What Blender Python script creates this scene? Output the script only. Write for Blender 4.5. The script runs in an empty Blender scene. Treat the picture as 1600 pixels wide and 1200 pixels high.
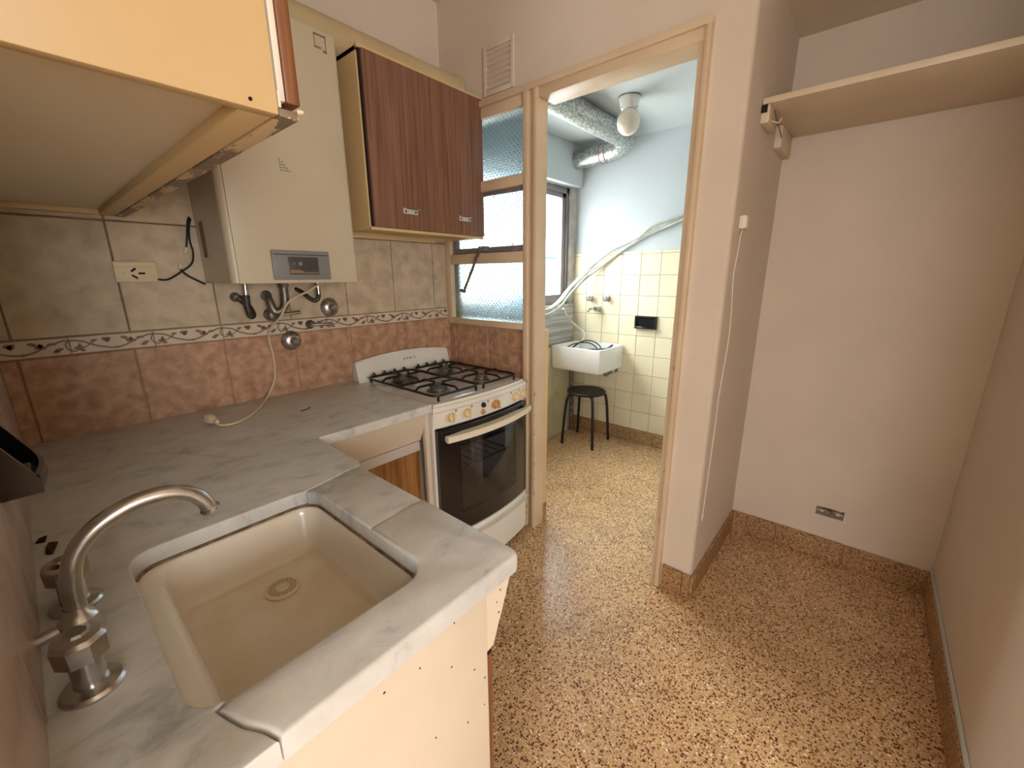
import bpy, bmesh, math, random
from mathutils import Vector, Matrix
random.seed(7)
sc = bpy.context.scene
COL = sc.collection
PI = math.pi

# ------------------------------------------------------------------ camera, world, light, exposure
cam = bpy.data.cameras.new('camera')
cam.sensor_width = 36.0
cam.lens = 646.6 * 36 / 1600
cam.clip_start = 0.005
co = bpy.data.objects.new('camera', cam); COL.objects.link(co)
right = (0.64921992, -0.76057541, -0.00620803)
down = (-0.19455437, -0.15816821, -0.96805548)
fwd = (0.73529728, 0.6296887, -0.25065922)
co.matrix_world = Matrix(((right[0], -down[0], -fwd[0], .0764),
                          (right[1], -down[1], -fwd[1], -1.896),
                          (right[2], -down[2], -fwd[2], 1.367), (0, 0, 0, 1)))
sc.camera = co
sc.view_settings.view_transform = 'Standard'
sc.view_settings.look = 'None'
sc.view_settings.gamma = 1
sc.view_settings.use_curve_mapping = False
sc.view_settings.exposure = 0.46

w = bpy.data.worlds.new('sky'); sc.world = w; w.use_nodes = True
nt = w.node_tree; bg = nt.nodes['Background']
# bright overcast sky, zenith about three times the horizon as under real cloud
tcs = nt.nodes.new('ShaderNodeTexCoord'); sxy = nt.nodes.new('ShaderNodeSeparateXYZ'); rmp = nt.nodes.new('ShaderNodeValToRGB')
nt.links.new(tcs.outputs['Generated'], sxy.inputs[0]); nt.links.new(sxy.outputs[2], rmp.inputs[0])
rmp.color_ramp.elements[0].position = 0; rmp.color_ramp.elements[0].color = (.34, .34, .34, 1)
rmp.color_ramp.elements[1].position = .85; rmp.color_ramp.elements[1].color = (1, .985, .97, 1)
nt.links.new(rmp.outputs[0], bg.inputs[0]); bg.inputs[1].default_value = 23.0

def area(name, loc, target, sx, sy, power, col):
    l = bpy.data.lights.new(name, 'AREA'); l.shape = 'RECTANGLE'; l.size = sx; l.size_y = sy
    l.energy = power; l.color = col
    o = bpy.data.objects.new(name, l); COL.objects.link(o); o.location = loc
    o.rotation_euler = (Vector(target) - Vector(loc)).to_track_quat('-Z', 'Y').to_euler()
    return o
# sky portals at the laundry window and the window of the room behind the camera

for nm, l_, tg, a_, b_ in (('laundry_window_portal', (2.52, .26, 1.6), (2.52, -1.0, 1.6), 1.3, .95), ('rear_window_portal', (-.6, -5.06, 1.45), (-.6, 0, 1.45), .8, .8), ('hall_window_portal', (-2.26, -2.7, 1.5), (0, -2.7, 1.5), .7, .8)):
    area(nm, l_, tg, a_, b_, 1, (1, 1, 1)).data.cycles.is_portal = True
area('rear_fill', (-.6, -4.9, 1.25), (.6, -1, .9), 1.2, 1.3, 48, (1.0, .98, .95))  # added fill lamp inside the unseen rear window, strengthens its daylight
area('hall_fill', (-2.1, -2.7, 1.45), (1.7, -1.4, 1.2), 1.3, 1.4, 21, (1.0, .97, .93))  # added fill lamp on the unseen hall side, lifts the niche and pier

# ------------------------------------------------------------------ materials
def lin(c):
    return tuple(((v / 255) / 12.92 if v / 255 <= .04045 else ((v / 255 + .055) / 1.055) ** 2.4) for v in c) + (1,)
MATS = {}
def mat(name, col, rough=.5, metal=0, col2=None, scale=8, detail=4, lo=.35, hi=.65, bump=0, bscale=None,
        stretch=(1, 1, 1), rand=0, coat=0, spec=.5, dist=0):
    """principled material; col2 mixes in by noise; rand varies brightness per object"""
    m = bpy.data.materials.new(name); m.use_nodes = True
    t = m.node_tree; N = t.nodes; L = t.links; b = N['Principled BSDF']
    b.inputs['Roughness'].default_value = rough; b.inputs['Metallic'].default_value = metal
    b.inputs['Base Color'].default_value = lin(col); b.inputs['Coat Weight'].default_value = coat
    b.inputs['Coat Roughness'].default_value = .12
    b.inputs['Specular IOR Level'].default_value = spec
    tc = N.new('ShaderNodeTexCoord'); mp = N.new('ShaderNodeMapping'); mp.inputs['Scale'].default_value = stretch
    geo = N.new('ShaderNodeNewGeometry')
    L.new(geo.outputs['Position'], mp.inputs[0])
    last = None
    if col2:
        n = N.new('ShaderNodeTexNoise'); n.inputs['Scale'].default_value = scale; n.inputs['Detail'].default_value = detail
        n.inputs['Distortion'].default_value = dist
        L.new(mp.outputs[0], n.inputs['Vector'])
        r = N.new('ShaderNodeValToRGB'); r.color_ramp.elements[0].position = lo; r.color_ramp.elements[1].position = hi
        r.color_ramp.elements[0].color = lin(col); r.color_ramp.elements[1].color = lin(col2)
        L.new(n.outputs['Fac'], r.inputs[0]); last = r.outputs[0]
    if rand:
        oi = N.new('ShaderNodeObjectInfo'); mr = N.new('ShaderNodeMapRange')
        mr.inputs['To Min'].default_value = 1 - rand; mr.inputs['To Max'].default_value = 1 + rand
        L.new(oi.outputs['Random'], mr.inputs[0])
        hs = N.new('ShaderNodeHueSaturation'); hs.inputs['Color'].default_value = lin(col)
        if last: L.new(last, hs.inputs['Color'])
        L.new(mr.outputs[0], hs.inputs['Value']); last = hs.outputs[0]
    if last: L.new(last, b.inputs['Base Color'])
    if bump:
        n2 = N.new('ShaderNodeTexNoise'); n2.inputs['Scale'].default_value = bscale or scale * 4; n2.inputs['Detail'].default_value = 4
        L.new(mp.outputs[0], n2.inputs['Vector'])
        bp = N.new('ShaderNodeBump'); bp.inputs['Strength'].default_value = bump; bp.inputs['Distance'].default_value = .004
        L.new(n2.outputs['Fac'], bp.inputs['Height']); L.new(bp.outputs[0], b.inputs['Normal'])
    MATS[name] = m
    return m

def stained():
    m = mat('stained_porcelain', (238, 232, 220), .22, col2=(232, 224, 208), scale=5, coat=.3)
    t = m.node_tree; N = t.nodes; L = t.links; b = N['Principled BSDF']; src = b.inputs['Base Color'].links[0].from_socket
    geo = N.new('ShaderNodeNewGeometry'); sx = N.new('ShaderNodeSeparateXYZ'); L.new(geo.outputs['Position'], sx.inputs[0])
    n = N.new('ShaderNodeTexNoise'); n.inputs['Scale'].default_value = 9; n.inputs['Detail'].default_value = 7; L.new(geo.outputs['Position'], n.inputs['Vector'])
    # brown water stain on the bowl floor
    mr = N.new('ShaderNodeMapRange'); mr.inputs['From Min'].default_value = .737; mr.inputs['From Max'].default_value = .752; mr.inputs['To Min'].default_value = 1; mr.inputs['To Max'].default_value = 0
    L.new(sx.outputs[2], mr.inputs[0])
    m2 = N.new('ShaderNodeMapRange'); m2.inputs['From Min'].default_value = .36; m2.inputs['From Max'].default_value = .62; m2.inputs['To Min'].default_value = .35; m2.inputs['To Max'].default_value = 1
    L.new(n.outputs['Fac'], m2.inputs[0])
    mu = N.new('ShaderNodeMath'); mu.operation = 'MULTIPLY'; L.new(mr.outputs[0], mu.inputs[0]); L.new(m2.outputs[0], mu.inputs[1])
    mx = N.new('ShaderNodeMix'); mx.data_type = 'RGBA'; mx.inputs[7].default_value = lin((220, 204, 174))
    L.new(mu.outputs[0], mx.inputs['Factor']); L.new(src, mx.inputs[6]); L.new(mx.outputs[2], b.inputs['Base Color'])
    return m
wall_m = mat('wall_paint', (222, 208, 193), .75, col2=(216, 202, 187), scale=2.5, bump=.15, bscale=60)
white_m = mat('laundry_paint', (204, 212, 215), .75, col2=(199, 207, 211), scale=2, bump=.15, bscale=60)
ceil_m = mat('ceiling_paint', (228, 214, 194), .8, col2=(220, 206, 186), scale=3, bump=.1, bscale=50)
frame_m = mat('yellowed_frame_paint', (216, 194, 164), .42, col2=(208, 184, 154), scale=5, bump=.1, bscale=30)
cream_m = mat('cream_laminate', (218, 190, 142), .45, col2=(213, 184, 135), scale=4)
under_m = mat('painted_underside', (232, 220, 196), .6)
panel_m = mat('cream_panel_paint', (212, 199, 180), .45, col2=(206, 193, 173), scale=5)
grout_m = mat('grout', (150, 122, 98), .9, col2=(128, 100, 78), scale=12)
palegrout_m = mat('pale_grout', (190, 150, 118), .9, col2=(168, 126, 98), scale=10)
ygrout_m = mat('laundry_grout', (150, 140, 110), .9)
brown_tile = mat('terracotta_tile', (199, 160, 130), .38, col2=(158, 119, 93), scale=26, detail=10, lo=.34, hi=.68, rand=.06, dist=.4, bump=.1, bscale=60)
beige_tile = mat('beige_tile', (208, 190, 164), .4, col2=(174, 156, 132), scale=17, detail=10, lo=.34, hi=.72, rand=.05, dist=.4)
lit_brown_tile = mat('lit_terracotta_tile', (190, 166, 148), .4, col2=(150, 124, 110), scale=7, detail=8, lo=.3, hi=.7, rand=.05, dist=1.2)  # brown tile again, with the faucet wall's light put into its colour
border_m = mat('border_tile', (214, 200, 180), .35, col2=(204, 188, 168), scale=14)
vine_m = mat('vine_print', (128, 106, 84), .4)
leaf_m = mat('leaf_print', (134, 100, 84), .4)
yellow_tile = mat('yellow_tile', (240, 231, 202), .22, col2=(237, 226, 193), scale=6, rand=.035, coat=.2)
silver_m = mat('silver_plate', (214, 210, 200), .35, .25)
steel_m = mat('chrome', (206, 206, 206), .27, 1.0, col2=(170, 168, 166), scale=20)
dullsteel_m = mat('tarnished_metal', (156, 148, 138), .45, .8, col2=(104, 96, 86), scale=30)
galv_m = mat('galvanised_steel', (150, 154, 152), .42, .85, col2=(205, 208, 205), scale=80, detail=6, lo=.42, hi=.58)
alu_m = mat('aluminium_grey', (150, 142, 146), .45, .5, col2=(130, 124, 130), scale=6)
enamel_m = mat('white_enamel', (232, 230, 222), .2, col2=(226, 222, 212), scale=5, coat=.3)
top_enamel = mat('stove_top_enamel', (232, 232, 232), .18, col2=(218, 217, 216), scale=20, coat=.4)
heater_m = mat('heater_enamel', (204, 193, 168), .38, col2=(199, 187, 162), scale=3)
porc_m = stained()
porcw_m = mat('white_porcelain', (240, 240, 238), .18, col2=(232, 231, 228), scale=6, coat=.3)
prong_m = mat('dark_prong', (70, 58, 46), .4, .6)
burner_m = mat('burnt_cap', (62, 60, 60), .5, col2=(96, 94, 94), scale=60)
black_m = mat('black_enamel', (16, 15, 15), .4)
gloss_black = mat('black_ceramic', (12, 13, 18), .2, coat=.1)
blackpl_m = mat('black_plastic', (20, 20, 22), .45)
ovenblk_m = mat('oven_door_black', (22, 20, 24), .15, coat=.3)
knob_m = mat('yellowed_knob', (226, 206, 160), .35)
oknob_m = mat('orange_brown_knob', (196, 146, 96), .35)
handle_m = mat('cream_handle', (228, 222, 200), .35)
grey_m = mat('grey_plastic', (128, 128, 128), .4)
dark_m = mat('dark_display', (72, 72, 72), .25)
orange_m = mat('printed_orange', (150, 112, 92), .5)
ink_m = mat('printed_ink', (70, 68, 64), .6)
residue_m = mat('label_residue', (150, 130, 95), .7, col2=(110, 92, 62), scale=60)
whitepl_m = mat('white_plastic', (232, 228, 216), .4)
creampl_m = mat('aged_plastic', (222, 204, 168), .4)
duct_m = mat('duct_paint', (206, 188, 150), .5, col2=(196, 176, 138), scale=4)
blackcable = mat('black_cable', (22, 20, 18), .5)
greycable = mat('grey_cable', (62, 68, 72), .5)
hose_m = mat('pale_hose', (206, 210, 200), .45, col2=(186, 192, 184), scale=20)
cord_m = mat('cream_cord', (216, 194, 160), .5)
braid_m = mat('braided_hose', (92, 84, 76), .5, .5, col2=(50, 44, 40), scale=120)
shelf_m = mat('shelf_paint', (222, 206, 182), .5, col2=(214, 197, 172), scale=5)
alley_m = mat('streaked_board', (150, 148, 146), .5, col2=(190, 190, 190), scale=6, detail=8, lo=.4, hi=.62, stretch=(.5, 1, 9))
yboard_m = mat('stained_board', (222, 214, 178), .5, col2=(196, 186, 146), scale=7, detail=8, lo=.45, hi=.8)
plaster_m = mat('grey_plaster', (196, 190, 182), .7, col2=(170, 164, 158), scale=14, detail=6)
tank_m = mat('blue_tank', (70, 130, 190), .5)
brick_m = mat('far_wall', (225, 215, 205), .8)
crack_m = mat('brown_hairline', (140, 104, 84), .6)
chip_m = mat('chipped_wood', (112, 84, 58), .8)
seal_m = mat('dirty_sealant', (98, 70, 48), .8, col2=(150, 120, 90), scale=40)
drain_m = mat('drain_plastic', (226, 210, 182), .5)
hole_m = mat('dark_hole', (10, 8, 8), .8)
leafdry_m = mat('dry_leaf', (88, 52, 32), .7, col2=(50, 30, 20), scale=60)
lampglass_m = mat('opal_glass', (236, 226, 208), .15, coat=.4)
insert_m = mat('dusty_insert', (150, 142, 128), .7, col2=(60, 54, 46), scale=60)
hinge_m = mat('dull_bracket', (210, 200, 184), .4, .2)
rearwall_m = mat('rear_room_paint', (232, 222, 206), .8)
mirror_rail = mat('pale_light_rail', (196, 188, 180), .3)
ovengrey_m = mat('oven_interior', (168, 164, 160), .35, .2)

def wood(name, a, b_, stretch, scale=3.0):
    m = bpy.data.materials.new(name); m.use_nodes = True
    t = m.node_tree; N = t.nodes; L = t.links; b = N['Principled BSDF']
    geo = N.new('ShaderNodeNewGeometry'); mp = N.new('ShaderNodeMapping'); mp.inputs['Scale'].default_value = stretch
    L.new(geo.outputs['Position'], mp.inputs[0])
    n = N.new('ShaderNodeTexNoise'); n.inputs['Scale'].default_value = scale; n.inputs['Detail'].default_value = 9
    n.inputs['Roughness'].default_value = .62; n.inputs['Distortion'].default_value = .5
    L.new(mp.outputs[0], n.inputs['Vector'])
    r = N.new('ShaderNodeValToRGB'); r.color_ramp.elements[0].position = .36; r.color_ramp.elements[1].position = .66
    r.color_ramp.elements[0].color = lin(a); r.color_ramp.elements[1].color = lin(b_)
    L.new(n.outputs['Fac'], r.inputs[0]); L.new(r.outputs[0], b.inputs['Base Color'])
    b.inputs['Roughness'].default_value = .38
    return m
wood_m = wood('walnut_laminate', (112, 76, 58), (148, 110, 88), (22, 22, .45), 4)
oak_m = wood('orange_wood_laminate', (116, 76, 36), (172, 122, 70), (12, 12, .5), 4)
woodedge_m = wood('wood_door_edge', (106, 66, 40), (150, 100, 62), (30, 30, 1.2), 3)

def terrazzo(name, base, dk, lt, rough):
    m = bpy.data.materials.new(name); m.use_nodes = True
    t = m.node_tree; N = t.nodes; L = t.links; b = N['Principled BSDF']
    geo = N.new('ShaderNodeNewGeometry')
    nz = N.new('ShaderNodeTexNoise'); nz.inputs['Scale'].default_value = 70; nz.inputs['Detail'].default_value = 2
    L.new(geo.outputs['Position'], nz.inputs['Vector'])
    mixv = N.new('ShaderNodeMix'); mixv.data_type = 'VECTOR'; mixv.inputs['Factor'].default_value = .012
    L.new(geo.outputs['Position'], mixv.inputs[4]); L.new(nz.outputs['Color'], mixv.inputs[5])
    prev = None
    base_n = N.new('ShaderNodeTexNoise'); base_n.inputs['Scale'].default_value = 5; base_n.inputs['Detail'].default_value = 6
    L.new(geo.outputs['Position'], base_n.inputs['Vector'])
    br = N.new('ShaderNodeValToRGB'); br.color_ramp.elements[0].color = lin(base); br.color_ramp.elements[1].color = lin(tuple(v * .88 for v in base))
    br.color_ramp.elements[0].position = .4; br.color_ramp.elements[1].position = .7
    L.new(base_n.outputs['Fac'], br.inputs[0]); prev = br.outputs[0]
    for sc_, thr, cols in ((260, .42, [(0, lt[0]), (.35, dk[1]), (.6, base), (.85, lt[1])]),
                           (125, .44, [(0, dk[0]), (.40, dk[1]), (.62, dk[2]), (.74, lt[0]), (.84, lt[2]), (.93, lt[1])])):
        v = N.new('ShaderNodeTexVoronoi'); v.inputs['Scale'].default_value = sc_
        L.new(mixv.outputs[1], v.inputs['Vector'])
        sx = N.new('ShaderNodeSeparateColor'); L.new(v.outputs['Color'], sx.inputs[0])
        cr = N.new('ShaderNodeValToRGB'); cr.color_ramp.interpolation = 'CONSTANT'
        e = cr.color_ramp.elements; e[0].position = cols[0][0]; e[0].color = lin(cols[0][1]); e[1].position = cols[1][0]; e[1].color = lin(cols[1][1])
        for p, c in cols[2:]:
            x = e.new(p); x.color = lin(c)
        L.new(sx.outputs[0], cr.inputs[0])
        # chip radius varies per cell
        mr = N.new('ShaderNodeMapRange'); mr.inputs['To Min'].default_value = thr * .55; mr.inputs['To Max'].default_value = thr * 1.25
        L.new(sx.outputs[1], mr.inputs[0])
        lt_ = N.new('ShaderNodeMath'); lt_.operation = 'LESS_THAN'
        L.new(v.outputs['Distance'], lt_.inputs[0]); L.new(mr.outputs[0], lt_.inputs[1])
        mx = N.new('ShaderNodeMix'); mx.data_type = 'RGBA'
        L.new(lt_.outputs[0], mx.inputs['Factor']); L.new(prev, mx.inputs[6]); L.new(cr.outputs[0], mx.inputs[7]); prev = mx.outputs[2]
    L.new(prev, b.inputs['Base Color']); b.inputs['Roughness'].default_value = rough
    b.inputs['Specular IOR Level'].default_value = .5
    return m
floor_m = terrazzo('terrazzo_floor', (216, 176, 128), [(96, 60, 38), (150, 100, 62), (120, 76, 48)], [(232, 206, 170), (244, 232, 214), (212, 170, 120)], .27)
base_m = terrazzo('terrazzo_skirting', (176, 138, 96), [(110, 72, 44), (140, 96, 60), (124, 84, 52)], [(200, 168, 124), (206, 184, 150), (184, 146, 100)], .5)

def marble():
    m = bpy.data.materials.new('worn_marble'); m.use_nodes = True
    t = m.node_tree; N = t.nodes; L = t.links; b = N['Principled BSDF']
    geo = N.new('ShaderNodeNewGeometry'); mp = N.new('ShaderNodeMapping'); mp.inputs['Scale'].default_value = (1.6, 2.4, 1.6); mp.inputs['Rotation'].default_value = (0, 0, .5)
    L.new(geo.outputs['Position'], mp.inputs[0])
    n = N.new('ShaderNodeTexNoise'); n.inputs['Scale'].default_value = 7; n.inputs['Detail'].default_value = 11; n.inputs['Roughness'].default_value = .66; n.inputs['Distortion'].default_value = .5
    L.new(mp.outputs[0], n.inputs['Vector'])
    r = N.new('ShaderNodeValToRGB'); e = r.color_ramp.elements
    e[0].position = .3; e[0].color = lin((164, 168, 170)); e[1].position = .66; e[1].color = lin((217, 217, 213))
    x = e.new(.45); x.color = lin((203, 204, 202))
    L.new(n.outputs['Fac'], r.inputs[0])
    n2 = N.new('ShaderNodeTexNoise'); n2.inputs['Scale'].default_value = 3.2; n2.inputs['Detail'].default_value = 5
    L.new(geo.outputs['Position'], n2.inputs['Vector'])
    r2 = N.new('ShaderNodeValToRGB'); r2.color_ramp.elements[0].position = .5; r2.color_ramp.elements[1].position = .75
    r2.color_ramp.elements[0].color = (0, 0, 0, 1); r2.color_ramp.elements[1].color = (.38, .38, .38, 1)
    L.new(n2.outputs['Fac'], r2.inputs[0])
    mx = N.new('ShaderNodeMix'); mx.data_type = 'RGBA'; mx.inputs[7].default_value = lin((184, 166, 142))
    L.new(r2.outputs[0], mx.inputs['Factor']); L.new(r.outputs[0], mx.inputs[6]); L.new(mx.outputs[2], b.inputs['Base Color'])
    b.inputs['Roughness'].default_value = .36
    return m
marble_m = marble()

def dot_glass():
    m = bpy.data.materials.new('dotted_frosted_glass'); m.use_nodes = True
    t = m.node_tree; N = t.nodes; L = t.links; b = N['Principled BSDF']
    b.inputs['Base Color'].default_value = (.42, .54, .61, 1); b.inputs['Transmission Weight'].default_value = 1
    b.inputs['Roughness'].default_value = .32; b.inputs['IOR'].default_value = 1.3
    geo = N.new('ShaderNodeNewGeometry'); mp = N.new('ShaderNodeMapping'); mp.inputs['Rotation'].default_value = (PI / 4, 0, 0)
    mp.inputs['Scale'].default_value = (0, 1, 1)
    L.new(geo.outputs['Position'], mp.inputs[0])
    v = N.new('ShaderNodeTexVoronoi'); v.inputs['Scale'].default_value = 58; v.inputs['Randomness'].default_value = .12
    L.new(mp.outputs[0], v.inputs['Vector'])
    mr = N.new('ShaderNodeMapRange'); mr.inputs['From Min'].default_value = .08; mr.inputs['From Max'].default_value = .3
    mr.inputs['To Min'].default_value = 1; mr.inputs['To Max'].default_value = 0
    L.new(v.outputs['Distance'], mr.inputs[0])
    cm = N.new('ShaderNodeMix'); cm.data_type = 'RGBA'; cm.inputs[6].default_value = (.42, .54, .61, 1); cm.inputs[7].default_value = (.14, .2, .24, 1)  # dots coloured darker in place of the light they would bend away
    L.new(mr.outputs[0], cm.inputs['Factor']); L.new(cm.outputs[2], b.inputs['Base Color'])
    n = N.new('ShaderNodeTexNoise'); n.inputs['Scale'].default_value = 120; L.new(geo.outputs['Position'], n.inputs['Vector'])
    ad = N.new('ShaderNodeMath'); ad.operation = 'MULTIPLY_ADD'; ad.inputs[1].default_value = .35
    L.new(n.outputs['Fac'], ad.inputs[0]); L.new(mr.outputs[0], ad.inputs[2])
    bp = N.new('ShaderNodeBump'); bp.inputs['Strength'].default_value = .75; bp.inputs['Distance'].default_value = .004
    L.new(ad.outputs[0], bp.inputs['Height']); L.new(bp.outputs[0], b.inputs['Normal'])
    return m
dotglass_m = dot_glass()
def clear_glass(name, tint, gl=.08):
    m = bpy.data.materials.new(name); m.use_nodes = True
    t = m.node_tree; N = t.nodes; L = t.links; N.remove(N['Principled BSDF']); out = N['Material Output']
    tr = N.new('ShaderNodeBsdfTransparent'); tr.inputs[0].default_value = tint
    g = N.new('ShaderNodeBsdfGlossy'); g.inputs['Roughness'].default_value = .04
    lw = N.new('ShaderNodeLayerWeight'); lw.inputs['Blend'].default_value = .5
    pw = N.new('ShaderNodeMath'); pw.operation = 'POWER'; pw.inputs[1].default_value = 5; L.new(lw.outputs['Facing'], pw.inputs[0])
    fr = N.new('ShaderNodeMath'); fr.operation = 'MULTIPLY_ADD'; fr.inputs[1].default_value = .9; fr.inputs[2].default_value = gl * .5; L.new(pw.outputs[0], fr.inputs[0])
    mx = N.new('ShaderNodeMixShader'); L.new(fr.outputs[0], mx.inputs[0]); L.new(tr.outputs[0], mx.inputs[1]); L.new(g.outputs[0], mx.inputs[2])
    L.new(mx.outputs[0], out.inputs[0])
    return m
clear_m = clear_glass('window_glass', (.93, .97, .97, 1))
ovenglass_m = clear_glass('oven_glass', (.62, .60, .61, 1), .16)

def peeling():
    m = mat('peeling_rail_paint', (214, 190, 152), .5)
    t = m.node_tree; N = t.nodes; L = t.links; b = N['Principled BSDF']
    geo = N.new('ShaderNodeNewGeometry'); mp = N.new('ShaderNodeMapping'); mp.inputs['Scale'].default_value = (1, .35, 1)
    L.new(geo.outputs['Position'], mp.inputs[0])
    n = N.new('ShaderNodeTexNoise'); n.inputs['Scale'].default_value = 28; n.inputs['Detail'].default_value = 6; n.inputs['Roughness'].default_value = .7
    L.new(mp.outputs[0], n.inputs['Vector'])
    r = N.new('ShaderNodeValToRGB'); r.color_ramp.interpolation = 'CONSTANT'
    r.color_ramp.elements[0].color = lin((132, 118, 98)); r.color_ramp.elements[1].position = .5; r.color_ramp.elements[1].color = lin((214, 190, 152))
    L.new(n.outputs['Fac'], r.inputs[0]); L.new(r.outputs[0], b.inputs['Base Color'])
    return m
peel_m = peeling()

# ------------------------------------------------------------------ mesh helpers
class MB:
    def __init__(s): s.v = []; s.f = []
    def add(s, vs, fs):
        o = len(s.v); s.v += [tuple(v) for v in vs]; s.f += [tuple(i + o for i in f) for f in fs]; return s
    def box(s, x0, x1, y0, y1, z0, z1, bev=0, seg=2):
        if bev <= 0:
            vs = [(x, y, z) for x in (x0, x1) for y in (y0, y1) for z in (z0, z1)]
            return s.add(vs, [(0, 1, 3, 2), (4, 6, 7, 5), (0, 4, 5, 1), (2, 3, 7, 6), (0, 2, 6, 4), (1, 5, 7, 3)])
        bm = bmesh.new(); bmesh.ops.create_cube(bm, size=1)
        for v in bm.verts:
            v.co = Vector(((x0 + x1) / 2 + v.co.x * (x1 - x0), (y0 + y1) / 2 + v.co.y * (y1 - y0), (z0 + z1) / 2 + v.co.z * (z1 - z0)))
        bmesh.ops.bevel(bm, geom=bm.edges[:], offset=bev, segments=seg, affect='EDGES', profile=.5)
        return s.bm(bm)
    def bm(s, bm):
        bm.verts.index_update()
        s.add([v.co[:] for v in bm.verts], [[v.index for v in f.verts] for f in bm.faces]); bm.free(); return s
    def prism(s, poly, axis, a, b):
        """extrude 2d polygon along axis; poly coords are the two other axes in xyz order"""
        def P(p, h):
            return {'x': (h, p[0], p[1]), 'y': (p[0], h, p[1]), 'z': (p[0], p[1], h)}[axis]
        n = len(poly)
        vs = [P(p, a) for p in poly] + [P(p, b) for p in poly]
        fs = [(i, (i + 1) % n, n + (i + 1) % n, n + i) for i in range(n)] + [tuple(range(n))[::-1], tuple(range(n, 2 * n))]
        return s.add(vs, fs)
    def tube(s, pts, r, n=10, cap=True, closed=False):
        pts = [Vector(p) for p in pts]; k = len(pts)
        rs = r if isinstance(r, (list, tuple)) else [r] * k
        up = None; rings = []
        for i in range(k):
            if closed: d = pts[(i + 1) % k] - pts[i - 1]
            else: d = pts[min(i + 1, k - 1)] - pts[max(i - 1, 0)]
            d.normalize()
            if up is None:
                up = Vector((0, 0, 1)) if abs(d.z) < .9 else Vector((1, 0, 0))
            up = (up - d * up.dot(d)).normalized(); sd = d.cross(up)
            rings.append([pts[i] + (up * math.cos(2 * PI * j / n) + sd * math.sin(2 * PI * j / n)) * rs[i] for j in range(n)])
        vs = [v for ring in rings for v in ring]; fs = []
        for i in range(k if closed else k - 1):
            a = i * n; b = ((i + 1) % k) * n
            for j in range(n): fs.append((a + j, a + (j + 1) % n, b + (j + 1) % n, b + j))
        if cap and not closed: fs += [tuple(range(n))[::-1], tuple(range((k - 1) * n, k * n))]
        return s.add(vs, fs)
    def lathe(s, prof, c, axis=(0, 0, 1), n=24, rot=0):
        """prof: list of (radius, height along axis)"""
        ax = Vector(axis).normalized(); u = Vector((0, 0, 1)) if abs(ax.z) < .9 else Vector((1, 0, 0))
        u = (u - ax * u.dot(ax)).normalized(); v = ax.cross(u); c = Vector(c)
        vs = []; fs = []
        for r, h in prof:
            for j in range(n):
                a = 2 * PI * j / n + rot
                vs.append(c + ax * h + (u * math.cos(a) + v * math.sin(a)) * max(r, 1e-5))
        for i in range(len(prof) - 1):
            for j in range(n): fs.append((i * n + j, i * n + (j + 1) % n, (i + 1) * n + (j + 1) % n, (i + 1) * n + j))
        fs += [tuple(range(n))[::-1], tuple(range((len(prof) - 1) * n, len(prof) * n))]
        return s.add(vs, fs)
    def grid(s, fn, us, vs_):
        """surface fn(u,v) as an open grid"""
        vv = [fn(u, v) for u in us for v in vs_]; m = len(vs_)
        return s.add(vv, [(i * m + j, i * m + j + 1, (i + 1) * m + j + 1, (i + 1) * m + j) for i in range(len(us) - 1) for j in range(m - 1)])

def smooth_path(pts, n=6):
    P = [Vector(p) for p in pts]; out = []
    for i in range(len(P) - 1):
        a = P[max(i - 1, 0)]; b = P[i]; c = P[i + 1]; d = P[min(i + 2, len(P) - 1)]
        for j in range(n):
            t = j / n
            out.append(.5 * ((2 * b) + (c - a) * t + (2 * a - 5 * b + 4 * c - d) * t * t + (3 * b - a - 3 * c + d) * t ** 3))
    out.append(P[-1]); return out

WLOC = {}
def mk(name, mb, m, parent=None, loc=None, smooth=True, angle=35):
    """one mesh object; mb in world coordinates; loc is its origin"""
    me = bpy.data.meshes.new(name); base = Vector(WLOC.get(parent.name, (0, 0, 0))) if parent else Vector((0, 0, 0))
    L = Vector(loc) if loc is not None else base
    me.from_pydata([tuple(Vector(v) - L) for v in mb.v], [], mb.f)
    bm = bmesh.new(); bm.from_mesh(me); bmesh.ops.recalc_face_normals(bm, faces=bm.faces[:]); bm.to_mesh(me); bm.free()
    me.materials.append(m)
    if smooth:
        me.shade_smooth(); me.set_sharp_from_angle(angle=math.radians(angle))
    o = bpy.data.objects.new(name, me); COL.objects.link(o)
    if parent: o.parent = parent
    o.location = L - base; WLOC[o.name] = tuple(L)
    return o
def tag(o, label, cat, group=None):
    o['label'] = label; o['category'] = cat
    if group: o['group'] = group
    return o
def thing(name, loc, label, cat, group=None):
    o = bpy.data.objects.new(name, None); COL.objects.link(o); o.location = loc; o.empty_display_size = .05
    WLOC[o.name] = tuple(loc); return tag(o, label, cat, group)
def struct(name, mb, m, label, smooth=True):
    o = mk(name, mb, m, None, None, smooth); o['kind'] = 'structure'; o['label'] = label; return o

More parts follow.
